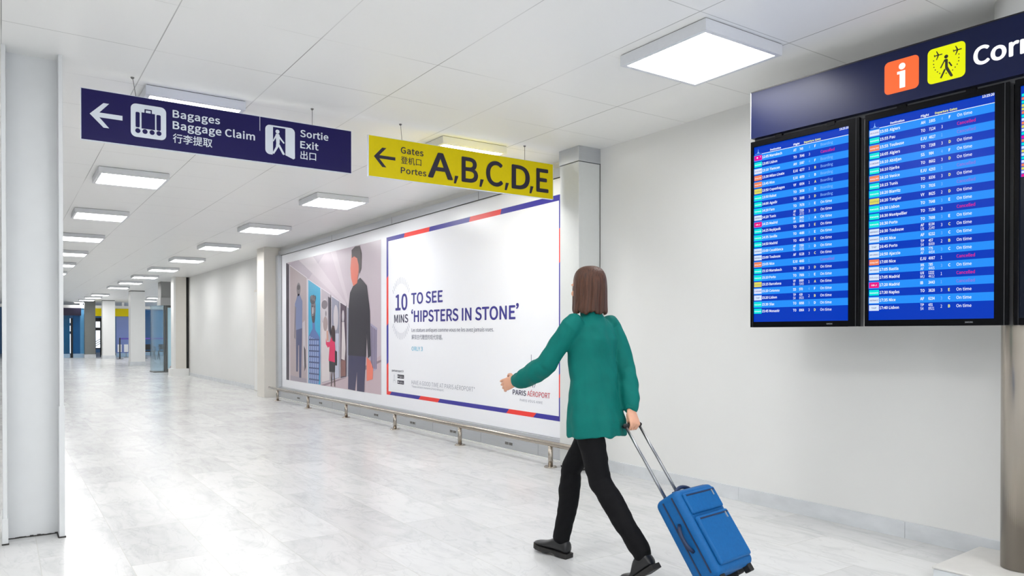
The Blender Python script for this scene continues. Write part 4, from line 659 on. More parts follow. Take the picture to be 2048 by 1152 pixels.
for z, up, lo in ((0.261, 'GET IT ON', 'Google Play'), (0.178, 'Download on the', 'App Store')):
    b = MB(); F.rrect(b, 0.389, z, 0.60, z+0.054, 0.008, 0.0014, M_ink)
    F.text(b, up, 0.455, z+0.037, 0.008, M_print, width=0.11, h=0.0024); F.text(b, lo, 0.455, z+0.014, 0.016, M_print, width=0.13, h=0.0024, bold=0.01)
    if z > 0.2: F.poly(b, [(0.405, 0.274), (0.405, 0.304), (0.437, 0.289)], 0.0024, M_print)
    else: F.disc(b, 0.421, 0.203, 0.014, 0.0024, M_print, ry=0.013); F.disc(b, 0.425, 0.222, 0.004, 0.0024, M_print)
    obj('download_badge', b, ad)
b = MB(); F.line(b, 0.25, 0.19, 0.285, 0.31, 0.005, 0.0016, M_pgreyl); F.line(b, 0.32, 0.19, 0.285, 0.31, 0.005, 0.0016, M_pgreyl); F.line(b, 0.262, 0.225, 0.308, 0.225, 0.005, 0.0016, M_pgreyl)
obj('tower_mark', b, ad)
b = MB()
F.line(b, 3.70, 0.44, 3.70, 0.676, 0.010, 0.0016, M_pgrey)
for s_ in (-1, 1):
    F.line(b, 3.70+s_*0.034, 0.46, 3.70+s_*0.034, 0.56, 0.009, 0.0016, M_pgrey)
    F.line(b, 3.70+s_*0.02, 0.32, 3.70+s_*0.075, 0.43, 0.009, 0.0016, M_pgrey); F.line(b, 3.70+s_*0.05, 0.32, 3.70+s_*0.10, 0.40, 0.009, 0.0016, M_pgrey)
    F.line(b, 3.70+s_*0.034, 0.46, 3.70+s_*0.012, 0.33, 0.009, 0.0016, M_pgrey)
obj('airport_logo', b, ad)
letter('airport_name', ad, F, 'PARIS', 3.347, 0.222, 0.056, M_pdark, width=0.255, bold=0.018)
letter('airport_name', ad, F, 'AÉROPORT', 3.627, 0.224, 0.056, M_pmaroon, width=0.41, bold=0.006)
letter('airport_motto', ad, F, 'PARIS VOUS AIME', 3.487, 0.157, 0.026, M_pgrey, width=0.417, spacing=1.2)

# metal plinth under the billboard and its sockets
XQ = 4.685
b = MB()
seams = [5.75, 6.36, 7.50, 8.70, 9.9, 11.1, 12.31, 13.5, 15.26]
for a, c in zip(seams, seams[1:]): b.box(XQ, a+0.003, 0.012, XW, c-0.003, 0.222, M_alu)
b.box(XQ+0.004, 5.75, 0.012, XW, 15.26, 0.218, M_gap); b.box(XQ-0.03, 5.75, 0.0, XW, 15.26, 0.011, M_white)
struct('trim_4', b)
def socket(y, i):
    t = thing('wall_socket', (XQ, y, 0.03), 'grey floor level double socket on the plinth, %s from the walking person' % ORD[i], 'socket', 'double sockets under the billboard')
    obj('socket_plate', MB().box(XQ-0.008, y-0.085, 0.052, XQ, y+0.085, 0.098, M_alu), t, bevel=0.002)
    for dy in (-0.04, 0.04): obj('socket_insert', MB().box(XQ-0.011, y+dy-0.032, 0.06, XQ-0.007, y+dy+0.032, 0.09, M_wire), t)
for i, y in enumerate((6.9, 8.15, 9.27, 10.48, 12.86, 14.06)): socket(y, i)

# stainless bumper rail in front of it
t = thing('bumper_rail', (4.42, 10.0, 0), 'low stainless steel bumper rail on short posts below the billboard', 'bumper rail')
obj('rail_tube', MB().tube([(4.42, 5.09, 0.228), (4.42, 5.1, 0.228), (4.42, 15.07, 0.228), (4.42, 15.08, 0.228)], [0.021, 0.026, 0.026, 0.021], M_steel, n=24), t, smooth=True)
for k in range(6):
    y = 5.795 + 1.745*k
    p = obj('post', MB().lathe(4.42, y, [(0.024, 0.011), (0.024, 0.21)], M_steel, n=24), t, smooth=False)
    p.data.shade_smooth()
    q = MB().lathe(4.42, y, [(0.064, 0.0), (0.064, 0.007), (0.058, 0.011), (0.03, 0.012)], M_steel, n=28)
    for a in range(4): q.lathe(4.42+0.045*math.cos(a*PI/2+0.78), y+0.045*math.sin(a*PI/2+0.78), [(0.006, 0.010), (0.006, 0.016), (0.004, 0.018)], M_steel, n=8)
    obj('floor_flange', q, p)
# loose white cable at the pilaster foot
cb = obj('cable', MB().tube([(4.778-0.05, 5.44, 0.40), (4.72, 5.44, 0.26), (4.705, 5.43, 0.14), (4.688, 5.40, 0.06), (4.69, 5.38, 0.004), (4.71, 5.39, 0.004), (4.722, 5.42, 0.05), (4.722, 5.44, 0.16)], 0.0035, M_signwhite, n=8), smooth=True)
tag(cb, 'loose white cable hanging at the foot of the pilaster behind the rail end', 'cable')

# ------------------------------------------------------------------ departure boards
ang = math.radians(3); E_ = Vector((math.sin(ang), -math.cos(ang), 0)); NB = Vector((-math.cos(ang), -math.sin(ang), 0))
BO = Vector((4.170, 3.244, 0))
FB = Face(BO, E_, NB)
SC_BG = mat('screen_blue', (0, 56, 186), 0.25, emit=0.95, dark=True); SC_BAND = mat('screen_light_blue', (36, 142, 246), 0.25, emit=0.95, dark=True)
SC_W = mat('screen_white', (244, 250, 255), 0.3, emit=1.0, dark=True); SC_Y = mat('screen_yellow', (238, 240, 120), 0.3, emit=1.0, dark=True)
SC_PINK = mat('screen_pink', (226, 24, 112), 0.3, emit=1.0, dark=True); SC_PINKL = mat('screen_violet', (150, 96, 205), 0.3, emit=1.0, dark=True); SC_PALE = mat('screen_pale_blue', (132, 184, 244), 0.3, emit=1.0, dark=True)
TILE = {'T': ((0, 222, 214), 'transavia', SC_W), 'E': ((232, 128, 88), 'easyJet', SC_W), 'V': ((214, 208, 92), 'vueling', mat('tile_grey', (140, 140, 110), 0.3, emit=1, dark=True)),
        'F': ((206, 222, 250), 'AIRFRANCE', mat('tile_navy', (40, 50, 110), 0.3, emit=1, dark=True)), 'A': ((214, 220, 250), 'AIR ALGERIE', mat('tile_slate', (110, 110, 150), 0.3, emit=1, dark=True)),
        'M': ((218, 0, 150), '', SC_W), 'I': ((228, 20, 128), 'IBJ', SC_W), 'P': ((206, 222, 250), 'TAP', mat('tile_navy', (40, 50, 110), 0.3, emit=1, dark=True)), 'C': ((212, 224, 252), 'CORSAIR', mat('tile_navy', (40, 50, 110), 0.3, emit=1, dark=True)),
        'K': ((206, 226, 250), 'AIR CORSICA', mat('tile_navy', (40, 50, 110), 0.3, emit=1, dark=True)), 'U': ((206, 222, 246), 'AirEuropa', mat('tile_slate', (110, 110, 150), 0.3, emit=1, dark=True))}
def tile_mat(k): return mat('tile_' + {'T': 'cyan', 'E': 'orange', 'V': 'yellow', 'F': 'pale', 'A': 'lavender', 'M': 'magenta', 'I': 'pink', 'P': 'pale', 'C': 'lavender', 'K': 'pale', 'U': 'pale'}[k], TILE[k][0], 0.3, emit=1.0, dark=True)
M_bezel = mat('screen_bezel', (8, 8, 11), 0.3, grain=0.04, spec=0.08); M_side = mat('screen_side', (104, 105, 108), 0.45, spec=0.2); M_off = mat('screen_dark', (44, 52, 72), 0.2, emit=0.25, dark=True)
ROWS1 = """M|12:05|Marrakech|AT|749|4|F|B
T|13:05|Lisbon|TO|7646|3||C
A|13:10|Tlemcen|AH|1087|4|F|B
E|13:30|Milan-Linate|EJU|4277|1|B|B
E|13:45|Nice|EJU|4059|1|B|B
V|13:50|Copenhagen|VY|6934|1|A|B
T|13:50|Rabat|TO|3038|3|D|B
T|14:00|Agadir|TO|3008|3|D|B
T|14:20|Faro|TO|7678|3|E|O
F|14:20|Tunis|AF/KL|7358/2272|3|D|O
I|14:25|Madrid|IB/AA|3405/8812|1|A|O
T|14:25|Reykjavik|TO|4408|3|E|O
T|14:35|Seville|TO|4488|3|E|O
T|14:50|Madrid|TO|4636|3|E|O
F|15:00|Casablanca|AF/KL|7350/2232|3|D|O
F|15:00|Toulouse|AF|6128|3|C|O
E|15:05|Nice|EJU|4065|1||C
T|15:10|Marrakech|TO|3018|3|D|O
T|15:10|Porto|TO|7606|3|E|O
V|15:15|Barcelona|VY/IB|8009/5565|1|A|O
C|15:20|Cotonou|SS|970|4|F|O
P|15:20|Lisbon|TP/S4|439/8923|2|B|O
T|15:30|Sfax|TO|8098|3|D|O
T|15:45|Monastir|TO|8964|3|D|O""".split('\n')
ROWS2 = """A|15:55|Algiers|AH|1005|4|F|O
T|15:55|Pau|TO|7124|3||C
E|15:55|Toulouse|EJU|4027|1||C
T|16:05|Algiers|TO|7268|3|D|O
C|16:10|Abidjan|SS|984|4|F|O
T|16:10|Djerba|TO|8602|3|D|O
E|16:10|Venice|EJU|4293|1||C
T|16:15|Tunis|TO|8336|3|D|O
T|16:20|Biarritz|TO|7016|3||C
V|16:20|Tangier|VY|8625|2|D|O
T|16:30|Lisbon|TO|7648|3|E|O
T|16:30|Montpellier|TO|7136|3||C
T|16:30|Porto|TO|7608|3|E|O
F|16:30|Toulouse|AF/UX|6134/2240|3|C|O
F|16:35|Nice|AF|6232|3|C|O
P|16:45|Porto|TP/S4|457/8009|2|B|O
K|16:50|Ajaccio|XK/AF|775/4454|3|C|O
E|17:00|Nice|EJU|4067|1||C
K|17:05|Bastia|XK/AF|785/4465|3|C|O
U|17:05|Madrid|UX/MU|1222/4612|1||C
I|17:20|Madrid|IB|3443|1||C
T|17:30|Naples|TO|3828|3|E|O
F|17:35|Nice|AF|6234|3|C|O
P|17:40|Lisbon|TP/S4|431/8921|2|B|O""".split('\n')
def screen(s0, rows, label, lit=True):
    W_ = 0.748; z0, z1 = 1.345, 2.587
    loc = FB.p(s0+W_/2, z0); t = thing('departure_screen', loc, label, 'screen', 'portrait departure screens')
    b = MB(); FB.slab(b, s0, z0, s0+W_, z1, -0.055, -0.008, M_side)
    d0, d1, e0, e1 = s0+0.019, s0+0.682, 1.381, 2.551
    FB.slab(b, s0, z0, d0, z1, -0.02, 0.006, M_bezel); FB.slab(b, d1, z0, s0+W_, z1, -0.02, 0.006, M_bezel)
    FB.slab(b, d0, z0, d1, e0, -0.02, 0.006, M_bezel); FB.slab(b, d0, e1, d1, z1, -0.02, 0.006, M_bezel)
    FB.slab(b, s0+W_-0.02, z0, s0+W_-0.0185, z1, 0.006, 0.0075, M_side)
    obj('bezel', b, t, bevel=0.002, seg=1)
    for ds in (0.185, 0.545):
        b = MB(); FB.slab(b, s0+ds, z1-0.012, s0+ds+0.05, z1+0.012, -0.012, 0.008, M_bezel); obj('mounting_clip', b, t)
    b = MB(); FB.slab(b, d0, e0, d1, e1, -0.02, -0.006, SC_BG if lit else M_off)
    if not lit:
        FB.rect(b, d0+0.004, 2.093, d1, e1, -0.005, SC_BG)
        dp = obj('display', b, t)
        for i, k in enumerate('TETVVETAEVFTMETFVFTFEVFI'):
            zz = 2.512-0.0176*i
            b = MB(); FB.rect(b, d0+0.008, zz-0.0135, d0+0.045, zz, -0.004, tile_mat(k)); obj('airline_tile', b, dp)
        return t
    P = 0.04448; top = 2.4975
    for i in range(0, 24, 2): FB.rect(b, d0, top-(i+1)*P, d1, top-i*P, -0.005, SC_BAND)
    FB.rect(b, d0+0.06, 2.4975, d1, 2.5005, -0.0046, SC_W)
    dp = obj('display', b, t)
    hdr = MB(); h = -0.0042
    FB.text(hdr, '13:25:20', s0+0.676, 2.5365, 0.0135, SC_W, h=h, width=0.056, bold=0.03, res=2, align='R')
    FB.text(hdr, 'Destination', s0+0.143, 2.506, 0.0125, SC_W, h=h, width=0.078, bold=0.03, res=2)
    FB.text(hdr, 'Flight', s0+0.312, 2.506, 0.0125, SC_W, h=h, width=0.042, bold=0.03, res=2)
    FB.text(hdr, 'Departure', s0+0.386, 2.506, 0.0125, SC_Y, h=h, width=0.068, bold=0.03, res=2); FB.text(hdr, 'Gates', s0+0.460, 2.506, 0.0125, SC_Y, h=h, width=0.038, bold=0.03, res=2)
    FB.poly(hdr, [(s0+0.052, 2.536), (s0+0.0545, 2.515), (s0+0.062, 2.507), (s0+0.042, 2.507), (s0+0.0495, 2.515)], h, SC_PALE); FB.rect(hdr, s0+0.027, 2.5025, s0+0.077, 2.5045, h, SC_PALE)
    obj('header_text', hdr, dp)
    for i, r in enumerate(rows):
        k, tm, dest, fl, num, term, gate, st = r.split('|'); zc = top-(i+0.5)*P; base = zc-0.0083; dark = i % 2; A_ = G_ = S_ = MB()
        tl = MB(); FB.rect(tl, s0+0.022, zc-0.0165, s0+0.080, zc+0.0165, -0.0046, tile_mat(k))
        c, nm, tm_m = TILE[k]
        if nm: FB.text(tl, nm, s0+0.051, zc-0.005, 0.009, tm_m, h=-0.0040, width=0.05 if len(nm) > 4 else 0.03, bold=0.01, res=1, align='C')
        else: FB.disc(tl, s0+0.045, zc+0.002, 0.006, -0.0040, tm_m, n=5); FB.disc(tl, s0+0.069, zc+0.005, 0.003, -0.0040, tm_m, n=8)
        obj('airline_tile', tl, dp)
        FB.text(A_, tm, s0+0.084, base, 0.0168, SC_W, h=h, width=0.047, bold=0.022, res=2)
        FB.text(A_, dest, s0+0.139, base, 0.0168, SC_W, h=h, xs=0.84, bold=0.022, res=2, spacing=1.05)
        fs, ns = fl.split('/'), num.split('/')
        if len(fs) == 1:
            FB.text(A_, fl, s0+0.312, base, 0.0168, SC_W, h=h, xs=0.8, bold=0.022, res=2, spacing=1.05); FB.text(A_, num, s0+0.355, base, 0.0168, SC_W, h=h, xs=0.68, bold=0.022, res=2, spacing=1.05)
        else:
            FB.text(A_, fs[0], s0+0.312, zc+0.002, 0.0155, SC_W, h=h, xs=0.8, bold=0.022, res=2, spacing=1.05); FB.text(A_, ns[0], s0+0.355, zc+0.002, 0.0155, SC_W, h=h, xs=0.68, bold=0.022, res=2, spacing=1.05)
            FB.text(A_, fs[1], s0+0.312, zc-0.0185, 0.0155, SC_W, h=h, xs=0.75, res=2); FB.text(A_, ns[1], s0+0.355, zc-0.0185, 0.0155, SC_W, h=h, xs=0.68, res=2)
        FB.text(A_, term, s0+0.418, base, 0.0165, SC_W if dark else SC_PALE, h=h, xs=0.75, res=2)
        if gate: FB.text(G_, gate, s0+0.457, base, 0.0165, SC_Y if dark else SC_W, h=h, xs=0.9, bold=0.03, res=2)
        body = {'B': 'Boarding', 'C': 'Cancelled', 'O': 'On time'}[st]
        FB.text(S_, body, s0+0.498, base, 0.0168, SC_W if st == 'O' else (SC_PALE if st == 'B' else (SC_PINK if dark else SC_PINKL)), h=h, width={'B': 0.080, 'C': 0.090, 'O': 0.074}[st], bold=0.006, res=2)
        obj('flight_row', A_, dp)
    b = MB(); FB.text(b, 'SAMSUNG', s0+0.545, 1.359, 0.0075, mat('brand_grey', (170, 172, 178), 0.4), h=0.0066, width=0.038, bold=0.01, res=2); obj('maker_lettering', b, t)
    return t
screen(0.0, ROWS1, 'left portrait screen listing departures from Marrakech at 12:05 to Monastir')
screen(0.783, ROWS2, 'middle portrait screen listing departures from Algiers at 15:55 to Lisbon')
screen(1.556, None, 'third screen cut by the right edge of the picture', lit=False)
# header sign
t = thing('header_sign', FB.p(1.2, 2.61), 'long navy backlit header with orange i and yellow walker icons above screens', 'sign')
M_head = mat('header_navy', (16, 24, 62), 0.34, grain=0.03, spec=0.22); M_headedge = mat('header_edge', (14, 14, 18), 0.4)
b = MB(); FB.slab(b, 0.0, 2.612, 2.36, 2.918, -0.09, 0.0, M_head); FB.slab(b, -0.004, 2.918, 2.36, 2.925, -0.09, 0.002, M_headedge); FB.slab(b, -0.004, 2.612, 0.0, 2.918, -0.09, 0.002, M_alu)
obj('header_box', b, t)
b = MB(); FB.slab(b, -0.002, 2.5885, 2.36, 2.612, -0.07, -0.045, M_side); obj('mounting_rail', b, t)
EM_O = mat('icon_orange', (255, 112, 60), 0.4, emit=0.95, dark=True); EM_Y = mat('icon_yellow', (234, 240, 16), 0.4, emit=0.95, dark=True); EM_W = mat('icon_white', (250, 252, 255), 0.4, emit=1.05, dark=True); M_icon = mat('icon_black', (36, 34, 14), 0.5)
b = MB(); FB.rrect(b, 0.894, 2.676, 1.085, 2.862, 0.026, 0.001, EM_O)
FB.disc(b, 0.9935, 2.819, 0.0185, 0.002, EM_W, n=28); FB.poly(b, [(0.966, 2.793), (1.011, 2.793), (1.011, 2.697), (0.980, 2.697), (0.980, 2.777), (0.966, 2.777)], 0.002, EM_W)
obj('information_icon', b, t)
b = MB(); FB.rrect(b, 1.131, 2.674, 1.323, 2.865, 0.026, 0.001, EM_Y); hh = 0.002
FB.disc(b, 1.2275, 2.804, 0.0102, hh, M_icon)
FB.poly(b, [(1.216, 2.789), (1.222, 2.792), (1.233, 2.791), (1.236, 2.785), (1.236, 2.748), (1.262, 2.694), (1.257, 2.688), (1.249, 2.691), (1.222, 2.742), (1.222, 2.775)], hh, M_icon)
FB.line(b, 1.219, 2.785, 1.199, 2.749, 0.007, hh, M_icon); FB.line(b, 1.222, 2.738, 1.200, 2.694, 0.0095, hh, M_icon); FB.line(b, 1.241, 2.771, 1.256, 2.745, 0.0075, hh, M_icon)
for px in (1.187, 1.284):
    FB.line(b, px-0.022, 2.8235, px+0.021, 2.8235, 0.006, hh, M_icon); FB.poly(b, [(px+0.004, 2.826), (px-0.004, 2.826), (px-0.012, 2.847), (px-0.007, 2.847)], hh, M_icon)
    FB.poly(b, [(px+0.004, 2.821), (px-0.004, 2.821), (px-0.012, 2.799), (px-0.007, 2.799)], hh, M_icon); FB.line(b, px-0.021, 2.831, px-0.017, 2.816, 0.003, hh, M_icon)
for x, z in ((1.163, 2.799), (1.163, 2.78), (1.165, 2.763), (1.172, 2.747), (1.183, 2.733), (1.195, 2.722), (1.228, 2.714), (1.26, 2.722), (1.273, 2.734), (1.283, 2.747), (1.29, 2.763), (1.291, 2.78), (1.291, 2.799)):
    FB.disc(b, x, z, 0.0034, hh, M_icon, n=10)
obj('connections_icon', b, t)
b = MB(); FB.text(b, 'Correspondances', 1.366, 2.712, 0.098, EM_W, h=0.002, xs=1.05, bold=0.030, res=8); obj('header_lettering', b, t)
# stand
PX, PY = 4.425, 1.72
t = thing('display_stand', (PX, PY, 0), 'round stainless steel pole on a low plinth holding up the departure screens', 'stand')
obj('pole', MB().lathe(PX, PY, [(0.095, 0.07), (0.095, 2.60)], M_steel, n=64), t, smooth=True)
obj('ceiling_collar', MB().lathe(PX+0.06, PY+0.02, [(0.135, 2.60), (0.135, H)], M_white, n=48), t, smooth=True)
e2 = Vector((E_.x, E_.y, 0)); n2 = NB
b = MB(); b.obox(Vector((PX, PY, 0.0)) - e2*0.30 + n2*0.33, e2*1.0, n2*-0.60, Vector((0, 0, 0.055)), M_skirt); obj('plinth', b, t, bevel=0.006)
b = MB(); b.obox(Vector((PX, PY, 0.055)) - e2*0.305 + n2*0.335, e2*1.01, n2*-0.61, Vector((0, 0, 0.012)), mat('plinth_top', (206, 204, 200), 0.32, grain=0.05, gscale=8)); obj('plinth_top', b, t, bevel=0.004)

# ------------------------------------------------------------------ far end of the hall
def column(x0, x1, y0, y1, ybase, label, m=M_white, base=0.16):
    cx, cy = (x0+x1)/2, (y0+y1)/2
    t = thing('column', (cx, cy, 0), label, 'column')
    obj('shaft', MB().box(x0, y0, base, x1, y1, H-0.03, m), t)
    obj('shadow_joint', MB().box(x0+0.01, y0+0.01, H-0.03, x1-0.01, y1-0.01, H, M_gap), t)
    obj('base_skirting', MB().box(x0-0.02, y0-0.02, 0, x1+0.02, y1+0.02, base, M_skirt), t)
column(4.36, 4.90, 34.0, 34.6, 0, 'nearer of the two white square columns at the far end')
column(4.40, 4.98, 44.6, 45.2, 0, 'farther white square column with yellow panels on both sides')
M_gcol = mat('grey_column', (124, 126, 123), 0.5, grain=0.05)
column(3.70, 4.20, 46.1, 46.6, 0, 'dark grey square column before the blue glass partition', M_gcol, 0.20)
YG = 47.2
M_g1 = mat('glass_deep_blue', (14, 84, 128), 0.12, grain=0.12, gscale=0.8, spec=0.35); M_g2 = mat('glass_blue', (24, 92, 150), 0.12, grain=0.1, gscale=0.8, spec=0.35)
M_g3 = mat('glass_light_blue', (96, 160, 206), 0.15, grain=0.08, gscale=0.8, spec=0.35); M_g4 = mat('panel_lavender', (124, 142, 200), 0.3, grain=0.06, gscale=0.8)
M_blueskirt = mat('pale_blue_skirting', (168, 196, 220), 0.4); M_day = mat('daylight_window', (235, 245, 255), 0.5, emit=1.1)
M_dnavy = mat('far_navy', (24, 18, 48), 0.5)
struct('wall_far', MB().box(-3.6, 60, 0, 14, 60.2, H, mat('far_wall_blue', (84, 128, 178), 0.4, grain=0.08, gscale=0.5)))
b = MB().box(-3.5, YG-0.1, 2.72, 14, YG+0.1, 2.88, M_white); b.box(3.56, YG-0.08, 2.88, 3.68, YG+0.08, H, M_white); b.box(5.6, YG-0.08, 2.88, 5.72, YG+0.08, H, M_white)
struct('trim_5', b)
def pane(x0, x1, z1, m, label, cat='glass panel', y=YG, name='glass_panel', skirt=True):
    t = thing(name, ((x0+x1)/2, y, 0), label, cat)
    obj('sheet', MB().box(x0, y-0.02, 0.22 if skirt else 0.02, x1, y+0.02, z1, m), t)
    if skirt: obj('skirting', MB().box(x0, y-0.03, 0, x1, y+0.03, 0.22, M_blueskirt), t)
    return t
pane(1.6, 3.07, 2.30, M_g1, 'dark teal glass panel next to the steel column, far end')
pane(3.22, 3.56, 2.30, M_g2, 'blue glass panel right of the black door post, far end')
pane(3.56, 3.76, 2.72, M_g3, 'narrow light blue glass panel left of the dark grey column')
pane(5.32, 6.05, 2.30, M_g4, 'lavender blue panel between the two white columns', 'wall panel', name='wall_panel')
pane(6.05, 6.9, 2.72, M_g3, 'light blue glass panel right of the nearer white column', y=YG+3)
pane(6.95, 7.5, 2.72, M_g2, 'deep blue glass panel behind the row of seats', y=YG+3)
pane(7.55, 8.2, 2.72, M_g3, 'light blue glass panel seen through the glass door side', y=YG+3)
tag(obj('door_post', MB().box(3.11, YG-0.05, 0, 3.21, YG+0.05, 2.16, M_blackm)), 'narrow black door post between two blue glass panels', 'post')
b = MB()
for z0, z1 in ((0.25, 1.3), (1.45, 1.75), (1.9, 2.15)): b.box(3.075, YG-0.04, z0, 3.108, YG-0.02, z1, M_day)
tag(obj('window_slit', b), 'thin bright window slit beside the black door post', 'window')
tag(obj('overhead_sign', MB().box(1.6, YG-0.16, 2.31, 3.60, YG-0.06, 2.721, M_dnavy)), 'dark navy overhead sign above the teal glass at the far end', 'sign', 'far overhead signs')
tag(obj('overhead_sign', MB().box(4.24, YG-0.16, 2.29, 5.2, YG-0.06, 2.721, M_yellow)), 'small yellow overhead sign left of the farther white column', 'sign', 'far overhead signs')
tag(obj('overhead_sign', MB().box(5.22, YG-0.16, 2.29, 6.35, YG-0.06, 2.721, M_yellow)), 'yellow overhead sign between the two white columns', 'sign', 'far overhead signs')
# glazed exit door left of the farther column
t = thing('exit_door', (4.6, YG+0.6, 0), 'dark framed glass exit door with daylight behind, left of the farther column', 'door')
obj('glass_pane', MB().box(4.36, YG+0.58, 0.5, 4.58, YG+0.6, 2.0, M_day), t)
b = MB().box(4.33, YG+0.5, 0, 4.36, YG+0.6, 2.2, M_blackm); b.box(4.58, YG+0.5, 0, 4.70, YG+0.6, 2.2, M_blackm); b.box(4.33, YG+0.5, 2.0, 4.70, YG+0.6, 2.2, M_blackm); b.box(4.36, YG+0.5, 1.5, 4.58, YG+0.6, 1.66, M_blackm); b.box(4.36, YG+0.5, 0.46, 4.58, YG+0.6, 0.52, M_blackm)
obj('door_frame', b, t)
b = MB()
for k in range(3): b.tube([(4.36, YG+0.57, 0.62+0.12*k), (4.58, YG+0.57, 0.78+0.12*k)], 0.015, M_blackm, n=6)
obj('push_bars', b, t)
pane(4.72, 5.30, 2.30, M_g2, 'blue panel just right of the exit door, far end', y=YG+0.7)
# barrier with purple tape
def barrier(x0, x1, y, label):
    t = thing('barrier_tape', ((x0+x1)/2, y, 0), label, 'barrier')
    obj('tape', MB().box(x0, y-0.004, 1.02, x1, y+0.004, 1.09, mat('tape_purple', (92, 76, 176), 0.5)), t)
    for x in (x0, x1):
        b = MB().lathe(x, y, [(0.16, 0), (0.16, 0.015), (0.03, 0.03), (0.03, 1.1)], M_blackm, n=16); obj('barrier_post', b, t)
barrier(5.06, 6.0, 43.4, 'purple barrier tape between two posts right of the farther white column')
barrier(6.3, 8.0, 44.0, 'purple barrier tape behind the black seats')
for i, x in enumerate((5.30, 5.62)):
    t = obj('notice_stand', MB().box(x, 46.4, 0.30, x+0.2, 46.43, 0.72, M_print).box(x+0.09, 46.41, 0, x+0.11, 46.43, 0.3, M_wire).box(x, 46.3, 0, x+0.2, 46.5, 0.02, M_wire))
    tag(t, 'small white notice below the purple tape, %s one' % ('left' if i == 0 else 'right'), 'notice')
# black waiting seats
def seats(x, y):
    t = thing('waiting_seat', (x, y, 0), 'black waiting room seat right of the nearer white column', 'seat', 'black waiting seats')
    b = MB().obox((x-0.27, y-0.25, 0.42), (0.54, 0, 0), (0, 0.5, -0.03), (0, 0, 0.05), M_blackm); obj('seat', b, t)
    b = MB().obox((x-0.20, y+0.24, 0.50), (0.40, 0, 0), (0, 0.04, 0), (0, 0.10, 0.28), M_blackm); obj('backrest', b, t)
    for s_ in (-0.24, 0.24):
        b = MB().tube([(x+s_, y-0.32, 0.01), (x+s_, y+0.1, 0.40)], 0.022, M_black, n=8); b.tube([(x+s_, y+0.40, 0.01), (x+s_, y+0.1, 0.40)], 0.022, M_black, n=8); obj('leg', b, t)
        b = MB().tube([(x+s_, y-0.2, 0.42), (x+s_, y-0.2, 0.64), (x+s_, y+0.25, 0.66)], 0.02, M_black, n=8); obj('armrest', b, t)
    return t
w = seats(6.05, 41.2); c = copy_tree(w, (6.75, 41.2, 0))
w['label'] = 'black waiting seat at the far end, left one, right of the nearer white column'; c['label'] = 'black waiting seat at the far end, right one of two, beside the glass door'

# automatic glass door beyond the corridor wall
YD = 27.6
t = thing('automatic_door', (4.66, YD, 0), 'grey framed automatic glass door beyond the end of the corridor wall', 'door')
M_grey = mat('door_grey', (138, 138, 136), 0.45, grain=0.03); M_dgrey = mat('door_dark_grey', (96, 98, 96), 0.4, metal=0.3, grain=0.03)
M_glass = mat('clear_glass', (205, 228, 240), 0.03, trans=0.92, spec=0.5); M_frost = mat('frosted_pale_blue', (190, 224, 238), 0.35, grain=0.02)
obj('bulkhead', MB().box(4.47, YD, 2.53, 6.2, YD+0.6, H, M_grey), t)
obj('operator_box', MB().box(4.44, YD-0.1, 2.27, 6.2, YD+0.6, 2.53, mat('door_mid_grey', (160, 160, 158), 0.4, grain=0.02)), t)
b = MB().box(4.55, YD, 0.03, 4.60, YD+0.1, 2.27, M_dgrey); b.box(4.62, YD, 0.03, 4.67, YD+0.1, 2.27, M_dgrey); b.box(4.67, YD, 2.2, 6.2, YD+0.1, 2.27, M_dgrey); b.box(4.67, YD, 0.03, 6.2, YD+0.1, 0.11, M_dgrey)
obj('door_frame', b, t)
lf = obj('door_leaf', MB().box(4.67, YD+0.03, 0.11, 6.1, YD+0.06, 2.2, M_frost), t, label='pale frosted door leaf')
b = MB().add([(4.72, YD+0.025, 0.15), (5.1, YD+0.025, 0.15), (5.1, YD+0.025, 0.62), (5.0, YD+0.025, 0.5)], [(0, 1, 2, 3)], mat('leaf_sticker', (198, 178, 190), 0.4)); obj('leaf_print', b, lf)
b = MB(); n = 8
for k in range(n):
    a0, a1 = math.radians(180 + 90*k/n), math.radians(180 + 90*(k+1)/n)
    p0 = (4.57+0.33*math.cos(a0), YD+0.75+0.75*math.sin(a0)); p1 = (4.57+0.33*math.cos(a1), YD+0.75+0.75*math.sin(a1))
    q0 = (4.57+0.32*math.cos(a0), YD+0.75+0.735*math.sin(a0)); q1 = (4.57+0.32*math.cos(a1), YD+0.75+0.735*math.sin(a1))
    b.add([(p0[0], p0[1], 0.04), (p1[0], p1[1], 0.04), (q1[0], q1[1], 0.04), (q0[0], q0[1], 0.04), (p0[0], p0[1], 2.27), (p1[0], p1[1], 2.27), (q1[0], q1[1], 2.27), (q0[0], q0[1], 2.27)],
          [(0, 3, 2, 1), (4, 5, 6, 7), (0, 1, 5, 4), (1, 2, 6, 5), (2, 3, 7, 6), (3, 0, 4, 7)], M_glass)
obj('curved_side_glass', b, t)
obj('floor_track', MB().box(4.22, YD-0.06, 0, 6.2, YD+0.75, 0.03, M_dgrey), t)

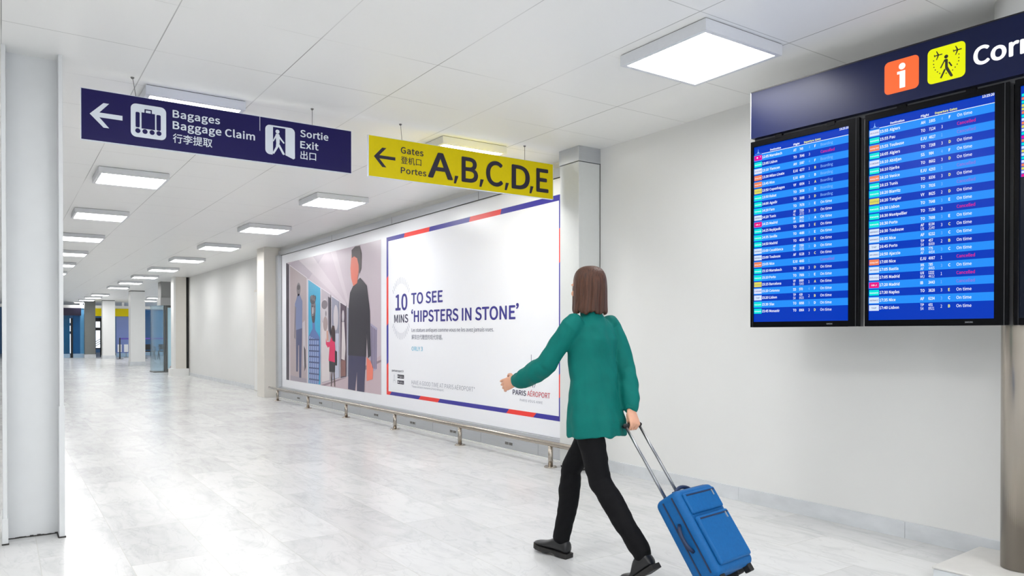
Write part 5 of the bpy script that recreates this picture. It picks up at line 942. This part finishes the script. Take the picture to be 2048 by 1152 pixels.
# ------------------------------------------------------------------ the walking woman
def vec(*a): return Vector(a)
M_skin = mat('skin', (214, 160, 132), 0.5, grain=0.04, gscale=30)
M_hair = mat('brown_hair', (74, 44, 30), 0.45, grain=0.5, gscale=150, stretch=(1, 1, 0.04), bump=0.5, spec=0.35)
M_teal = mat('teal_blouse', (0, 106, 98), 0.7, spec=0.2, grain=0.06, gscale=14, bump=0.15)
M_trous = mat('black_trousers', (9, 9, 12), 0.8, spec=0.2, grain=0.08, gscale=20, bump=0.1)
M_shoe = mat('black_leather', (24, 24, 26), 0.35, grain=0.08, gscale=30); M_sole = mat('shoe_sole', (30, 28, 27), 0.6, grain=0.05)
G = vec(-0.139, 0.990, 0).normalized(); RT = vec(G.y, -G.x, 0); UP = vec(0, 0, 1)
def organic(name, mb, parent, voxel, smooth_it, label=None, extra=None):
    """joins overlapping closed lofts into one continuous skin"""
    o = obj(name, mb, parent, label=label)
    m = o.modifiers.new('join', 'REMESH'); m.mode = 'VOXEL'; m.voxel_size = voxel
    m2 = o.modifiers.new('soften', 'SMOOTH'); m2.factor = 0.5; m2.iterations = smooth_it
    bpy.context.view_layer.update()
    dg = bpy.context.evaluated_depsgraph_get(); me = bpy.data.meshes.new_from_object(o.evaluated_get(dg))
    old = o.data; o.modifiers.clear(); o.data = me; me.name = name; bpy.data.meshes.remove(old)
    if extra:
        org = Vector(root_loc(parent))
        me.calc_loop_triangles() if False else None
        nrm = [v.normal.copy() for v in me.vertices]
        for v, nn in zip(me.vertices, nrm): v.co += nn*extra(v.co+org, nn)
    me.materials.clear(); me.materials.append(mb.mats[0])
    me.shade_smooth(); me.update()
    return o
WOM = thing('person', (2.73, 3.15, 0), 'woman with brown bob in teal blouse and black trousers walking away with a suitcase', 'person')
# joints
PEL = vec(2.725, 3.17, 0.92); CH = vec(2.722, 3.19, 1.22); NK = vec(2.720, 3.195, 1.40); HD = vec(2.722, 3.225, 1.556)
SL = CH - RT*0.165 + UP*0.135; SR = CH + RT*0.165 + UP*0.135
EL = vec(2.478, 3.29, 1.135); WL = vec(2.447, 3.54, 1.03)
ER = vec(2.925, 3.13, 1.10); WR = vec(2.872, 3.035, 0.885)
GRIP = vec(2.850, 3.000, 0.800)
HL = PEL - RT*0.085 - UP*0.03; HR = PEL + RT*0.085 - UP*0.03
KR = vec(2.748, 3.405, 0.50); AR = vec(2.695, 3.43, 0.10)
KL = vec(2.672, 3.06, 0.50); AL = vec(2.715, 2.775, 0.165)
# --- body
b = MB(); sk = M_skin
b.loft([(PEL-UP*0.08, 0.122, 0.080, RT), (PEL, 0.126, 0.085, RT), (PEL+UP*0.12, 0.108, 0.075, RT), (CH-UP*0.06, 0.112, 0.080, RT), (CH+UP*0.06, 0.125, 0.082, RT), (CH+UP*0.13, 0.105, 0.060, RT), (NK-UP*0.02, 0.06, 0.055, RT), (NK+UP*0.05, 0.048, 0.05, RT), (HD-UP*0.10+G*-0.005, 0.047, 0.05, RT)], sk)
def limb(pts): b.loft([(p, r, r, RT if abs((pts[-1][0]-pts[0][0]).normalized().dot(RT)) < 0.8 else UP) for p, r in pts], sk, n=16)
limb([(SL-UP*0.02, 0.036), (SL.lerp(EL, 0.5), 0.038), (EL, 0.035)]); limb([(EL, 0.036), (EL.lerp(WL, 0.35), 0.036), (WL, 0.024)])
limb([(SR-UP*0.02, 0.036), (SR.lerp(ER, 0.5), 0.038), (ER, 0.035)]); limb([(ER, 0.036), (ER.lerp(WR, 0.35), 0.036), (WR, 0.024)])
for h_, k_, a_ in ((HL, KL, AL), (HR, KR, AR)):
    limb([(h_-UP*0.03, 0.066), (h_.lerp(k_, 0.5), 0.060), (k_, 0.047)]); limb([(k_, 0.05), (k_.lerp(a_, 0.3)-G*0.012, 0.052), (a_, 0.026)])
def foot(a_, f_, d_): b.loft([(a_-f_*0.02-UP*0.015, 0.022, 0.022, RT), (a_+f_*0.05-UP*0.02+d_*0.6, 0.026, 0.018, RT), (a_+f_*0.12+d_, 0.026, 0.010, RT)], sk, n=14)
foot(AR, G, vec(0, 0, -0.055))
b.loft([(AL-G*0.010-UP*0.01, 0.022, 0.022, RT), (AL+G*0.02-UP*0.05, 0.024, 0.020, RT), (vec(2.704, 2.822, 0.040), 0.024, 0.012, RT)], sk, n=14)
# head
hc = HD
b.loft([(hc-UP*0.108+G*0.050, 0.024, 0.024, RT), (hc-UP*0.085+G*0.036, 0.048, 0.058, RT), (hc-UP*0.05+G*0.018, 0.062, 0.080, RT), (hc, 0.072, 0.092, RT), (hc+UP*0.045-G*0.003, 0.073, 0.093, RT), (hc+UP*0.08-G*0.006, 0.058, 0.075, RT)], sk, n=28)
b.ball(hc-G*0.012+UP*0.035, 0.070, 0.088, 0.072, sk, RT, G, UP)
b.loft([(hc+G*0.088+UP*0.02, 0.008, 0.010, RT), (hc+G*0.103-UP*0.018, 0.012, 0.014, RT)], sk, n=12)      # nose
b.ball(hc+G*0.094-UP*0.024, 0.017, 0.013, 0.009, sk, RT, G, UP)
b.ball(hc+G*0.082-UP*0.058, 0.024, 0.012, 0.006, sk, RT, G, UP); b.ball(hc+G*0.080-UP*0.067, 0.020, 0.012, 0.006, sk, RT, G, UP)
b.ball(hc+G*0.068-UP*0.098, 0.02, 0.018, 0.014, sk, RT, G, UP)
for s_ in (-1, 1):
    b.ball(hc+RT*(0.067*s_)-G*0.008-UP*0.008, 0.009, 0.018, 0.029, sk, (RT*s_+G*0.4).normalized(), (G-RT*0.4*s_).normalized(), UP)
    b.ball(hc+RT*(0.03*s_)+G*0.078+UP*0.022, 0.024, 0.012, 0.006, sk, RT, G, UP)
    b.ball(hc+RT*(0.04*s_)+G*0.062-UP*0.028, 0.022, 0.02, 0.02, sk, RT, G, UP)
# hands
def finger(pts, r): b.loft([(p, r*(1-0.09*i), r*(1-0.09*i), RT if abs((pts[1]-pts[0]).normalized().dot(RT)) < 0.7 else UP) for i, p in enumerate(pts)], sk, n=10)
# left hand: relaxed, palm towards the body, fingers forward and slightly curled
D = ((WL-EL).normalized()*0.75 + G*0.45 - UP*0.05).normalized(); Sd = (UP - D*UP.dot(D)).normalized(); Pn = D.cross(Sd)      # Pn points to the body side
if Pn.dot(RT) < 0: Pn = -Pn
b.loft([(WL-D*0.01, 0.024, 0.020, Sd), (WL+D*0.035, 0.036, 0.015, Sd), (WL+D*0.075, 0.040, 0.013, Sd), (WL+D*0.092, 0.037, 0.011, Sd)], sk, n=16)
for off, ln, cl in ((0.030, 0.068, 0.25), (0.010, 0.077, 0.32), (-0.010, 0.072, 0.40), (-0.029, 0.056, 0.50)):
    p = WL + D*0.088 + Sd*off; pts = [p]; a = cl*0.4
    for q in (0.45, 0.30, 0.25):
        p = p + (D*math.cos(a) + Pn*math.sin(a) + Sd*off*1.5).normalized()*ln*q; pts.append(p); a += cl
    finger(pts, 0.0088)
p0 = WL + D*0.025 + Sd*0.028 + Pn*0.006
finger([p0, p0+(D*0.7+Sd*0.6+Pn*0.35).normalized()*0.035, p0+(D*0.7+Sd*0.6+Pn*0.35).normalized()*0.035+(D*0.9+Sd*0.25+Pn*0.3).normalized()*0.028, p0+(D*0.7+Sd*0.6+Pn*0.35).normalized()*0.035+(D*0.95+Pn*0.35).normalized()*0.052], 0.0105)
# suitcase axes (its handle is held by the right hand)
WB = vec(2.925, 2.475, 0.055); SA = (GRIP-WB).normalized(); SW = (RT - SA*RT.dot(SA)).normalized(); SN = SW.cross(SA)
# right hand closed around the grip
Dn = (GRIP-WR).normalized(); back = SN if SN.dot(UP) > 0 else -SN
pc = WR + Dn*0.045
b.loft([(WR-Dn*0.01, 0.024, 0.020, SW), (WR+Dn*0.03+back*0.006, 0.036, 0.017, SW), (GRIP-Dn*0.012+back*0.020, 0.041, 0.014, SW), (GRIP+Dn*0.004+back*0.024, 0.040, 0.011, SW)], sk, n=16)
for i, off in enumerate((-0.031, -0.0105, 0.0105, 0.030)):
    pts = []
    for k, a in enumerate((20, -35, -90, -145, -195, -235)):
        if i in (0, 3) and k == 5: continue
        a = math.radians(a); rr = 0.0235
        pts.append(GRIP + SW*off + back*(rr*math.cos(a)) - Dn*(rr*math.sin(a)))
    finger(pts, 0.0086)
ths = -1
p0 = WR + Dn*0.03 + SW*(0.03*ths)
finger([p0, GRIP - Dn*0.026 + SW*(0.026*ths) - back*0.006, GRIP - Dn*0.022 + SW*(0.008*ths) - back*0.020, GRIP - Dn*0.008 + SW*(-0.006*ths) - back*0.028], 0.0102)
organic('body', b, WOM, 0.0045, 4)
for s_ in (-1, 1):
    e = obj('eye', MB().ball(hc+RT*(0.031*s_)+G*0.079+UP*0.008, 0.012, 0.012, 0.010, mat('eye_white', (236, 234, 230), 0.2), RT, G, UP).ball(hc+RT*(0.031*s_)+G*0.088+UP*0.008, 0.0052, 0.0042, 0.0052, mat('eye_brown', (60, 40, 28), 0.2), RT, G, UP), WOM, smooth=True)
obj('lips', MB().ball(hc+G*0.088-UP*0.0625, 0.021, 0.0075, 0.0065, mat('lips', (182, 98, 92), 0.4), RT, G, UP), WOM, smooth=True)
# --- hair: bob reaching the jaw, open at the face
b = MB(); rows = []; nA = 72
prof = [(0.127, 0.008, 0.010), (0.124, 0.030, 0.038), (0.114, 0.053, 0.066), (0.094, 0.070, 0.088), (0.060, 0.080, 0.102), (0.015, 0.083, 0.106), (-0.035, 0.085, 0.103), (-0.075, 0.089, 0.100), (-0.11, 0.094, 0.099), (-0.135, 0.097, 0.098), (-0.142, 0.088, 0.090)]
def hair_pt(i, j, inner):
    z, rx, ry = prof[i]
    open_ = 180 if z > 0.055 else 152 + 8*max(0, min(1, (z+0.15)/0.2))
    a = math.radians(-open_ + 2*open_*j/nA)             # 0 = back of the head
    f = 0.82 if inner else 1 + (0.028*math.sin(9*a+0.5) + 0.022*math.sin(17*a+i*0.15) + 0.012*math.sin(31*a))*min(1, (0.13-z)*7)
    zz = z if not inner else min(z, 0.105)
    if z < -0.10: zz += 0.007*math.sin(7*a) + 0.004*math.sin(19*a)
    return hc + G*(-0.016 - ry*f*math.cos(a)) + RT*(rx*f*math.sin(a)) + UP*zz
vs = []; fs = []; nP = len(prof)
for inner in (0, 1):
    for i in range(nP):
        for j in range(nA+1): vs.append(hair_pt(i, j, inner))
W1 = nA+1; OFF = nP*W1
for i in range(nP-1):
    for j in range(nA):
        q = (i*W1+j, i*W1+j+1, (i+1)*W1+j+1, (i+1)*W1+j); fs.append(q); fs.append(tuple(OFF+k for k in reversed(q)))
    for j in (0, nA): 
        q = (i*W1+j, (i+1)*W1+j, OFF+(i+1)*W1+j, OFF+i*W1+j); fs.append(q if j == 0 else tuple(reversed(q)))
for j in range(nA):
    i = nP-1; fs.append((i*W1+j, i*W1+j+1, OFF+i*W1+j+1, OFF+i*W1+j)); fs.append((j+1, j, OFF+j, OFF+j+1))
b.add(vs, fs, M_hair)
b.ball(hc - G*0.016 + UP*0.072, 0.062, 0.080, 0.046, M_hair, RT, G, UP)
hr = obj('hair', b, WOM, smooth=True)
md = hr.modifiers.new('smooth', 'SUBSURF'); md.levels = 1; md.render_levels = 2
# --- blouse
b = MB(); te = M_teal
b.loft([(PEL-UP*0.186-G*0.016, 0.176, 0.150, RT), (PEL-UP*0.10-G*0.012, 0.180, 0.144, RT), (PEL, 0.170, 0.128, RT), (PEL+UP*0.13, 0.150, 0.110, RT), (CH-UP*0.06, 0.152, 0.113, RT), (CH+UP*0.05, 0.168, 0.115, RT), (CH+UP*0.125, 0.150, 0.092, RT), (CH+UP*0.158-G*0.004, 0.105, 0.07, RT), (NK+UP*0.012, 0.060, 0.058, RT)], te, n=36, round_ends=False)
b.loft([(NK-UP*0.02, 0.062, 0.062, RT), (NK+UP*0.035, 0.058, 0.060, RT)], te, n=28, round_ends=False)
def sleeve(pts): b.loft([(p, r, r*0.9, RT if abs((pts[-1][0]-pts[0][0]).normalized().dot(RT)) < 0.8 else UP) for p, r in pts], te, n=20)
sleeve([(SL+RT*0.035, 0.062), (SL-UP*0.02, 0.066), (SL.lerp(EL, 0.55), 0.064), (EL-UP*0.005, 0.060)])
dl = (WL-EL)
sleeve([(EL-UP*0.004, 0.058), (EL.lerp(WL, 0.35)-UP*0.012, 0.064), (EL.lerp(WL, 0.72)-UP*0.014, 0.060), (EL.lerp(WL, 0.94)-UP*0.006, 0.044)])
sleeve([(SR-RT*0.035, 0.062), (SR-UP*0.02, 0.066), (SR.lerp(ER, 0.55), 0.064), (ER-UP*0.005, 0.060)])
sleeve([(ER, 0.058), (ER.lerp(WR, 0.4), 0.062), (ER.lerp(WR, 0.75), 0.056), (ER.lerp(WR, 0.96), 0.042)])
def folds(p, n):
    q = Vector((p.x*9, p.y*9, p.z*4.2)); k = mnoise.noise(q)*0.012 + mnoise.noise(Vector((p.x*22+p.z*6, p.y*22, p.z*11)))*0.006
    # soft hanging pleats below the waist
    th = math.atan2(p.y-PEL.y, p.x-PEL.x); k += 0.008*max(0, 1.0-p.z)/0.28*(math.sin(th*7+0.6)*0.6+math.sin(th*11+2)*0.4)*(1 if p.z > 0.74 else 0.7)
    return k
bl = organic('blouse', b, WOM, 0.006, 6, extra=folds)
for w_, e_ in ((WL, EL), (WR, ER)):
    d_ = (w_-e_).normalized(); c_ = e_.lerp(w_, 0.97)
    obj('cuff', MB().loft([(c_-d_*0.022, 0.040, 0.037, UP if abs(d_.z) < 0.8 else RT), (c_+d_*0.014, 0.036, 0.033, UP if abs(d_.z) < 0.8 else RT)], te, n=24, round_ends=False), bl, smooth=False, bevel=0.003)
# --- trousers
b = MB(); tr = M_trous
b.loft([(PEL-UP*0.09, 0.138, 0.098, RT), (PEL-UP*0.02, 0.140, 0.100, RT), (PEL+UP*0.07, 0.128, 0.090, RT)], tr, n=28)
def leg(pts): b.loft([(p, r, r2, RT) for p, r, r2 in pts], tr, n=22)
leg([(HR-UP*0.03, 0.080, 0.088), (HR.lerp(KR, 0.4), 0.074, 0.078), (HR.lerp(KR, 0.8), 0.066, 0.068), (KR, 0.062, 0.063), (KR.lerp(AR, 0.35)-G*0.012, 0.058, 0.064), (KR.lerp(AR, 0.7)-G*0.008, 0.052, 0.057), (AR+UP*0.004, 0.047, 0.052)])
leg([(HL-UP*0.03, 0.080, 0.088), (HL.lerp(KL, 0.4), 0.074, 0.078), (HL.lerp(KL, 0.8), 0.066, 0.068), (KL, 0.062, 0.063), (KL.lerp(AL, 0.35)-G*0.008-UP*0.006, 0.058, 0.062), (KL.lerp(AL, 0.7), 0.052, 0.056), (AL-(KL-AL).normalized()*0.0, 0.047, 0.052)])
organic('trousers', b, WOM, 0.006, 5, extra=lambda p, n: mnoise.noise(Vector((p.x*10, p.y*10, p.z*16)))*0.006 + mnoise.noise(Vector((p.x*24, p.y*24, p.z*34)))*0.0025)
# --- shoes
def shoe(heel, fdir, pitch, bend):
    """heel = ground point under the heel; pitch lifts the heel about the ball (bend) or the toe about the heel"""
    f_ = fdir.normalized(); s_ = vec(f_.y, -f_.x, 0); ball = 0.185
    def T(x, y, z):
        if bend:
            if x >= ball: return heel + f_*(x-ball) + s_*y + UP*z
            k = min(1, (ball-x)/0.05); a = pitch*k
            dx, dz = x-ball, z
            return heel + f_*(dx*math.cos(a)+dz*math.sin(a)) + s_*y + UP*(-dx*math.sin(a)+dz*math.cos(a))
        return heel + f_*(x*math.cos(pitch)-z*math.sin(pitch)) + s_*y + UP*(x*math.sin(pitch)+z*math.cos(pitch))
    outline = [(-0.004, 0.030), (0.03, 0.034), (0.09, 0.033), (0.15, 0.041), (0.19, 0.045), (0.225, 0.040), (0.252, 0.026), (0.264, 0.009)]
    ol = [(x, w) for x, w in outline] + [(x, -w) for x, w in reversed(outline)]
    N_ = len(ol)
    up = MB(); secs = [(-0.002, 0.030, 0.085), (0.018, 0.034, 0.105), (0.05, 0.036, 0.112), (0.085, 0.036, 0.110), (0.115, 0.038, 0.092), (0.15, 0.042, 0.070), (0.19, 0.044, 0.056), (0.225, 0.039, 0.050), (0.250, 0.027, 0.042), (0.262, 0.012, 0.034)]
    vs, fs, n_ = [], [], 16
    for x, w, h in secs:
        for k in range(n_):
            t_ = 2*PI*k/n_; cy_, cz_ = math.cos(t_), math.sin(t_)
            yy = w*math.copysign(abs(cy_)**0.75, cy_); zz = 0.022 + (h-0.022)*(0.5+0.5*math.copysign(abs(cz_)**0.8, cz_))
            yy *= 1.0 - 0.18*max(0, cz_)
            vs.append(T(x, yy, zz))
    for i in range(len(secs)-1):
        for k in range(n_): fs.append((i*n_+k, i*n_+(k+1) % n_, (i+1)*n_+(k+1) % n_, (i+1)*n_+k))
    fs.append(tuple(range(n_-1, -1, -1))); fs.append(tuple((len(secs)-1)*n_+k for k in range(n_)))
    up.add(vs, fs, M_shoe)
    so = obj('shoe', up, WOM, smooth=True); md = so.modifiers.new('smooth', 'SUBSURF'); md.levels = 1; md.render_levels = 1
    sb = MB()
    xs = [-0.006, 0.02, 0.05, 0.078, 0.082, 0.11, 0.135, 0.16, 0.175, 0.185, 0.2, 0.225, 0.25, 0.268]
    def wid(x):
        for (xa, wa), (xb, wb) in zip(outline, outline[1:]):
            if xa <= x <= xb: return wa + (wb-wa)*(x-xa)/(xb-xa)
        return outline[0][1] if x < 0 else 0.008
    vs, fs = [], []
    for x in xs:
        w = wid(x)*1.06+0.001; zb = 0.0 if (x <= 0.079 or x >= 0.13) else 0.010
        vs += [T(x, -w, zb), T(x, w, zb), T(x, w, 0.027), T(x, -w, 0.027)]
    for i in range(len(xs)-1):
        for k in range(4): fs.append((i*4+k, i*4+(k+1) % 4, (i+1)*4+(k+1) % 4, (i+1)*4+k))
    fs.append((3, 2, 1, 0)); q = (len(xs)-1)*4; fs.append((q, q+1, q+2, q+3)); sb.add(vs, fs, M_sole)
    obj('sole', sb, so)
    return so
shoe(vec(2.706, 3.375, 0.001), vec(-0.20, 0.98, 0), math.radians(4), False)
shoe(vec(2.702, 2.832, 0.001), vec(-0.16, 0.985, 0), math.radians(38), True)

# ------------------------------------------------------------------ blue suitcase pulled behind her
M_case = mat('suitcase_blue', (4, 90, 152), 0.55, spec=0.3, grain=0.06, gscale=60, bump=0.1); M_case2 = mat('suitcase_blue_side', (12, 84, 152), 0.5, grain=0.06, gscale=60, bump=0.1)
M_trim = mat('suitcase_trim', (20, 40, 74), 0.5); M_zip = mat('zip_metal', (206, 212, 220), 0.3, metal=0.8)
t = thing('suitcase', (WB.x, WB.y, 0), 'blue trolley suitcase tilted on its wheels, pulled by the walking woman', 'suitcase')
FS = Face(WB + SN*0.0, SW, SN, SA)        # local: x across, y up the case, height away from the handle side
def case_box(x0, y0, h0, x1, y1, h1, m): 
    q = MB(); FS.slab(q, x0, y0, x1, y1, h0, h1, m); return q
body = obj('shell', case_box(-0.165, 0.02, 0.0, 0.165, 0.465, 0.165, M_case), t, bevel=0.035, seg=5); body.data.shade_smooth()
fp = obj('front_pocket', case_box(-0.135, 0.06, 0.16, 0.135, 0.31, 0.188, M_case), t, bevel=0.018, seg=4)
fp2 = obj('front_pocket', case_box(-0.135, 0.325, 0.16, 0.135, 0.435, 0.180, M_case), t, bevel=0.014, seg=4)
for pk, zy in ((fp, 0.292), (fp2, 0.42)):
    q = MB(); FS.slab(q, -0.12, zy-0.004, 0.12, zy+0.004, 0.17, 0.1895 if pk is fp else 0.1815, M_trim); zz = obj('zip', q, pk)
    q = MB(); FS.slab(q, 0.09, zy-0.03, 0.098, zy, 0.182, 0.193 if pk is fp else 0.185, M_zip); obj('zip_puller', q, pk)
q = MB()
for hz in (0.062, 0.125):
    for a in ((-0.168, 0.05, -0.1645, 0.44), (0.1645, 0.05, 0.168, 0.44)): FS.slab(q, a[0], a[1], a[2], a[3], hz-0.004, hz+0.004, M_trim)
    FS.slab(q, -0.135, 0.4645, 0.135, 0.468, hz-0.004, hz+0.004, M_trim)
obj('edge_zip', q, t)
def bow(p0, p1, lift, r, m):
    pts = [p0.lerp(p1, k/8) + lift*math.sin(PI*k/8)**0.6 for k in range(9)]
    return MB().tube(pts, r, m, n=10)
obj('top_handle', bow(FS.p(-0.07, 0.462, 0.09), FS.p(0.07, 0.462, 0.09), SA*0.03, 0.010, M_trim), t, smooth=True)
obj('side_handle', bow(FS.p(-0.163, 0.17, 0.09), FS.p(-0.163, 0.31, 0.09), -SW*0.03, 0.010, M_trim), t, smooth=True)
gl = (GRIP-WB).length
for s_ in (-0.058, 0.058):
    obj('handle_tube', MB().tube([FS.p(s_, 0.44, 0.012), FS.p(s_, 0.70, 0.006), FS.p(s_, gl-0.008, 0.0)], [0.009, 0.0075, 0.007], mat('handle_metal', (150, 152, 156), 0.3, metal=0.9), n=12), t, smooth=True)
obj('grip', MB().tube([FS.p(-0.072, gl-0.004, 0), FS.p(-0.066, gl, 0), FS.p(0.066, gl, 0), FS.p(0.072, gl-0.004, 0)], [0.011, 0.0135, 0.0135, 0.011], M_blackm, n=16), t, smooth=True)
for s_ in (-0.125, 0.125):
    c_ = FS.p(s_, 0.0, 0.012); c_.z = 0.046
    w_ = obj('wheel', MB().tube([c_-SW*0.017, c_-SW*0.013, c_+SW*0.013, c_+SW*0.017], [0.036, 0.045, 0.045, 0.036], M_blackm, n=28), t)
    obj('hub', MB().tube([c_-SW*0.019, c_+SW*0.019], 0.018, M_grey, n=16), w_)
    q = MB(); FS.slab(q, s_-0.028, 0.0, s_+0.028, 0.07, -0.006, 0.085, M_blackm); obj('wheel_housing', q, t, bevel=0.01, seg=3)
for s_ in (-0.12, 0.12):
    q = MB(); FS.slab(q, s_-0.018, -0.012, s_+0.018, 0.03, 0.11, 0.15, M_blackm); obj('stand_foot', q, t, bevel=0.006)
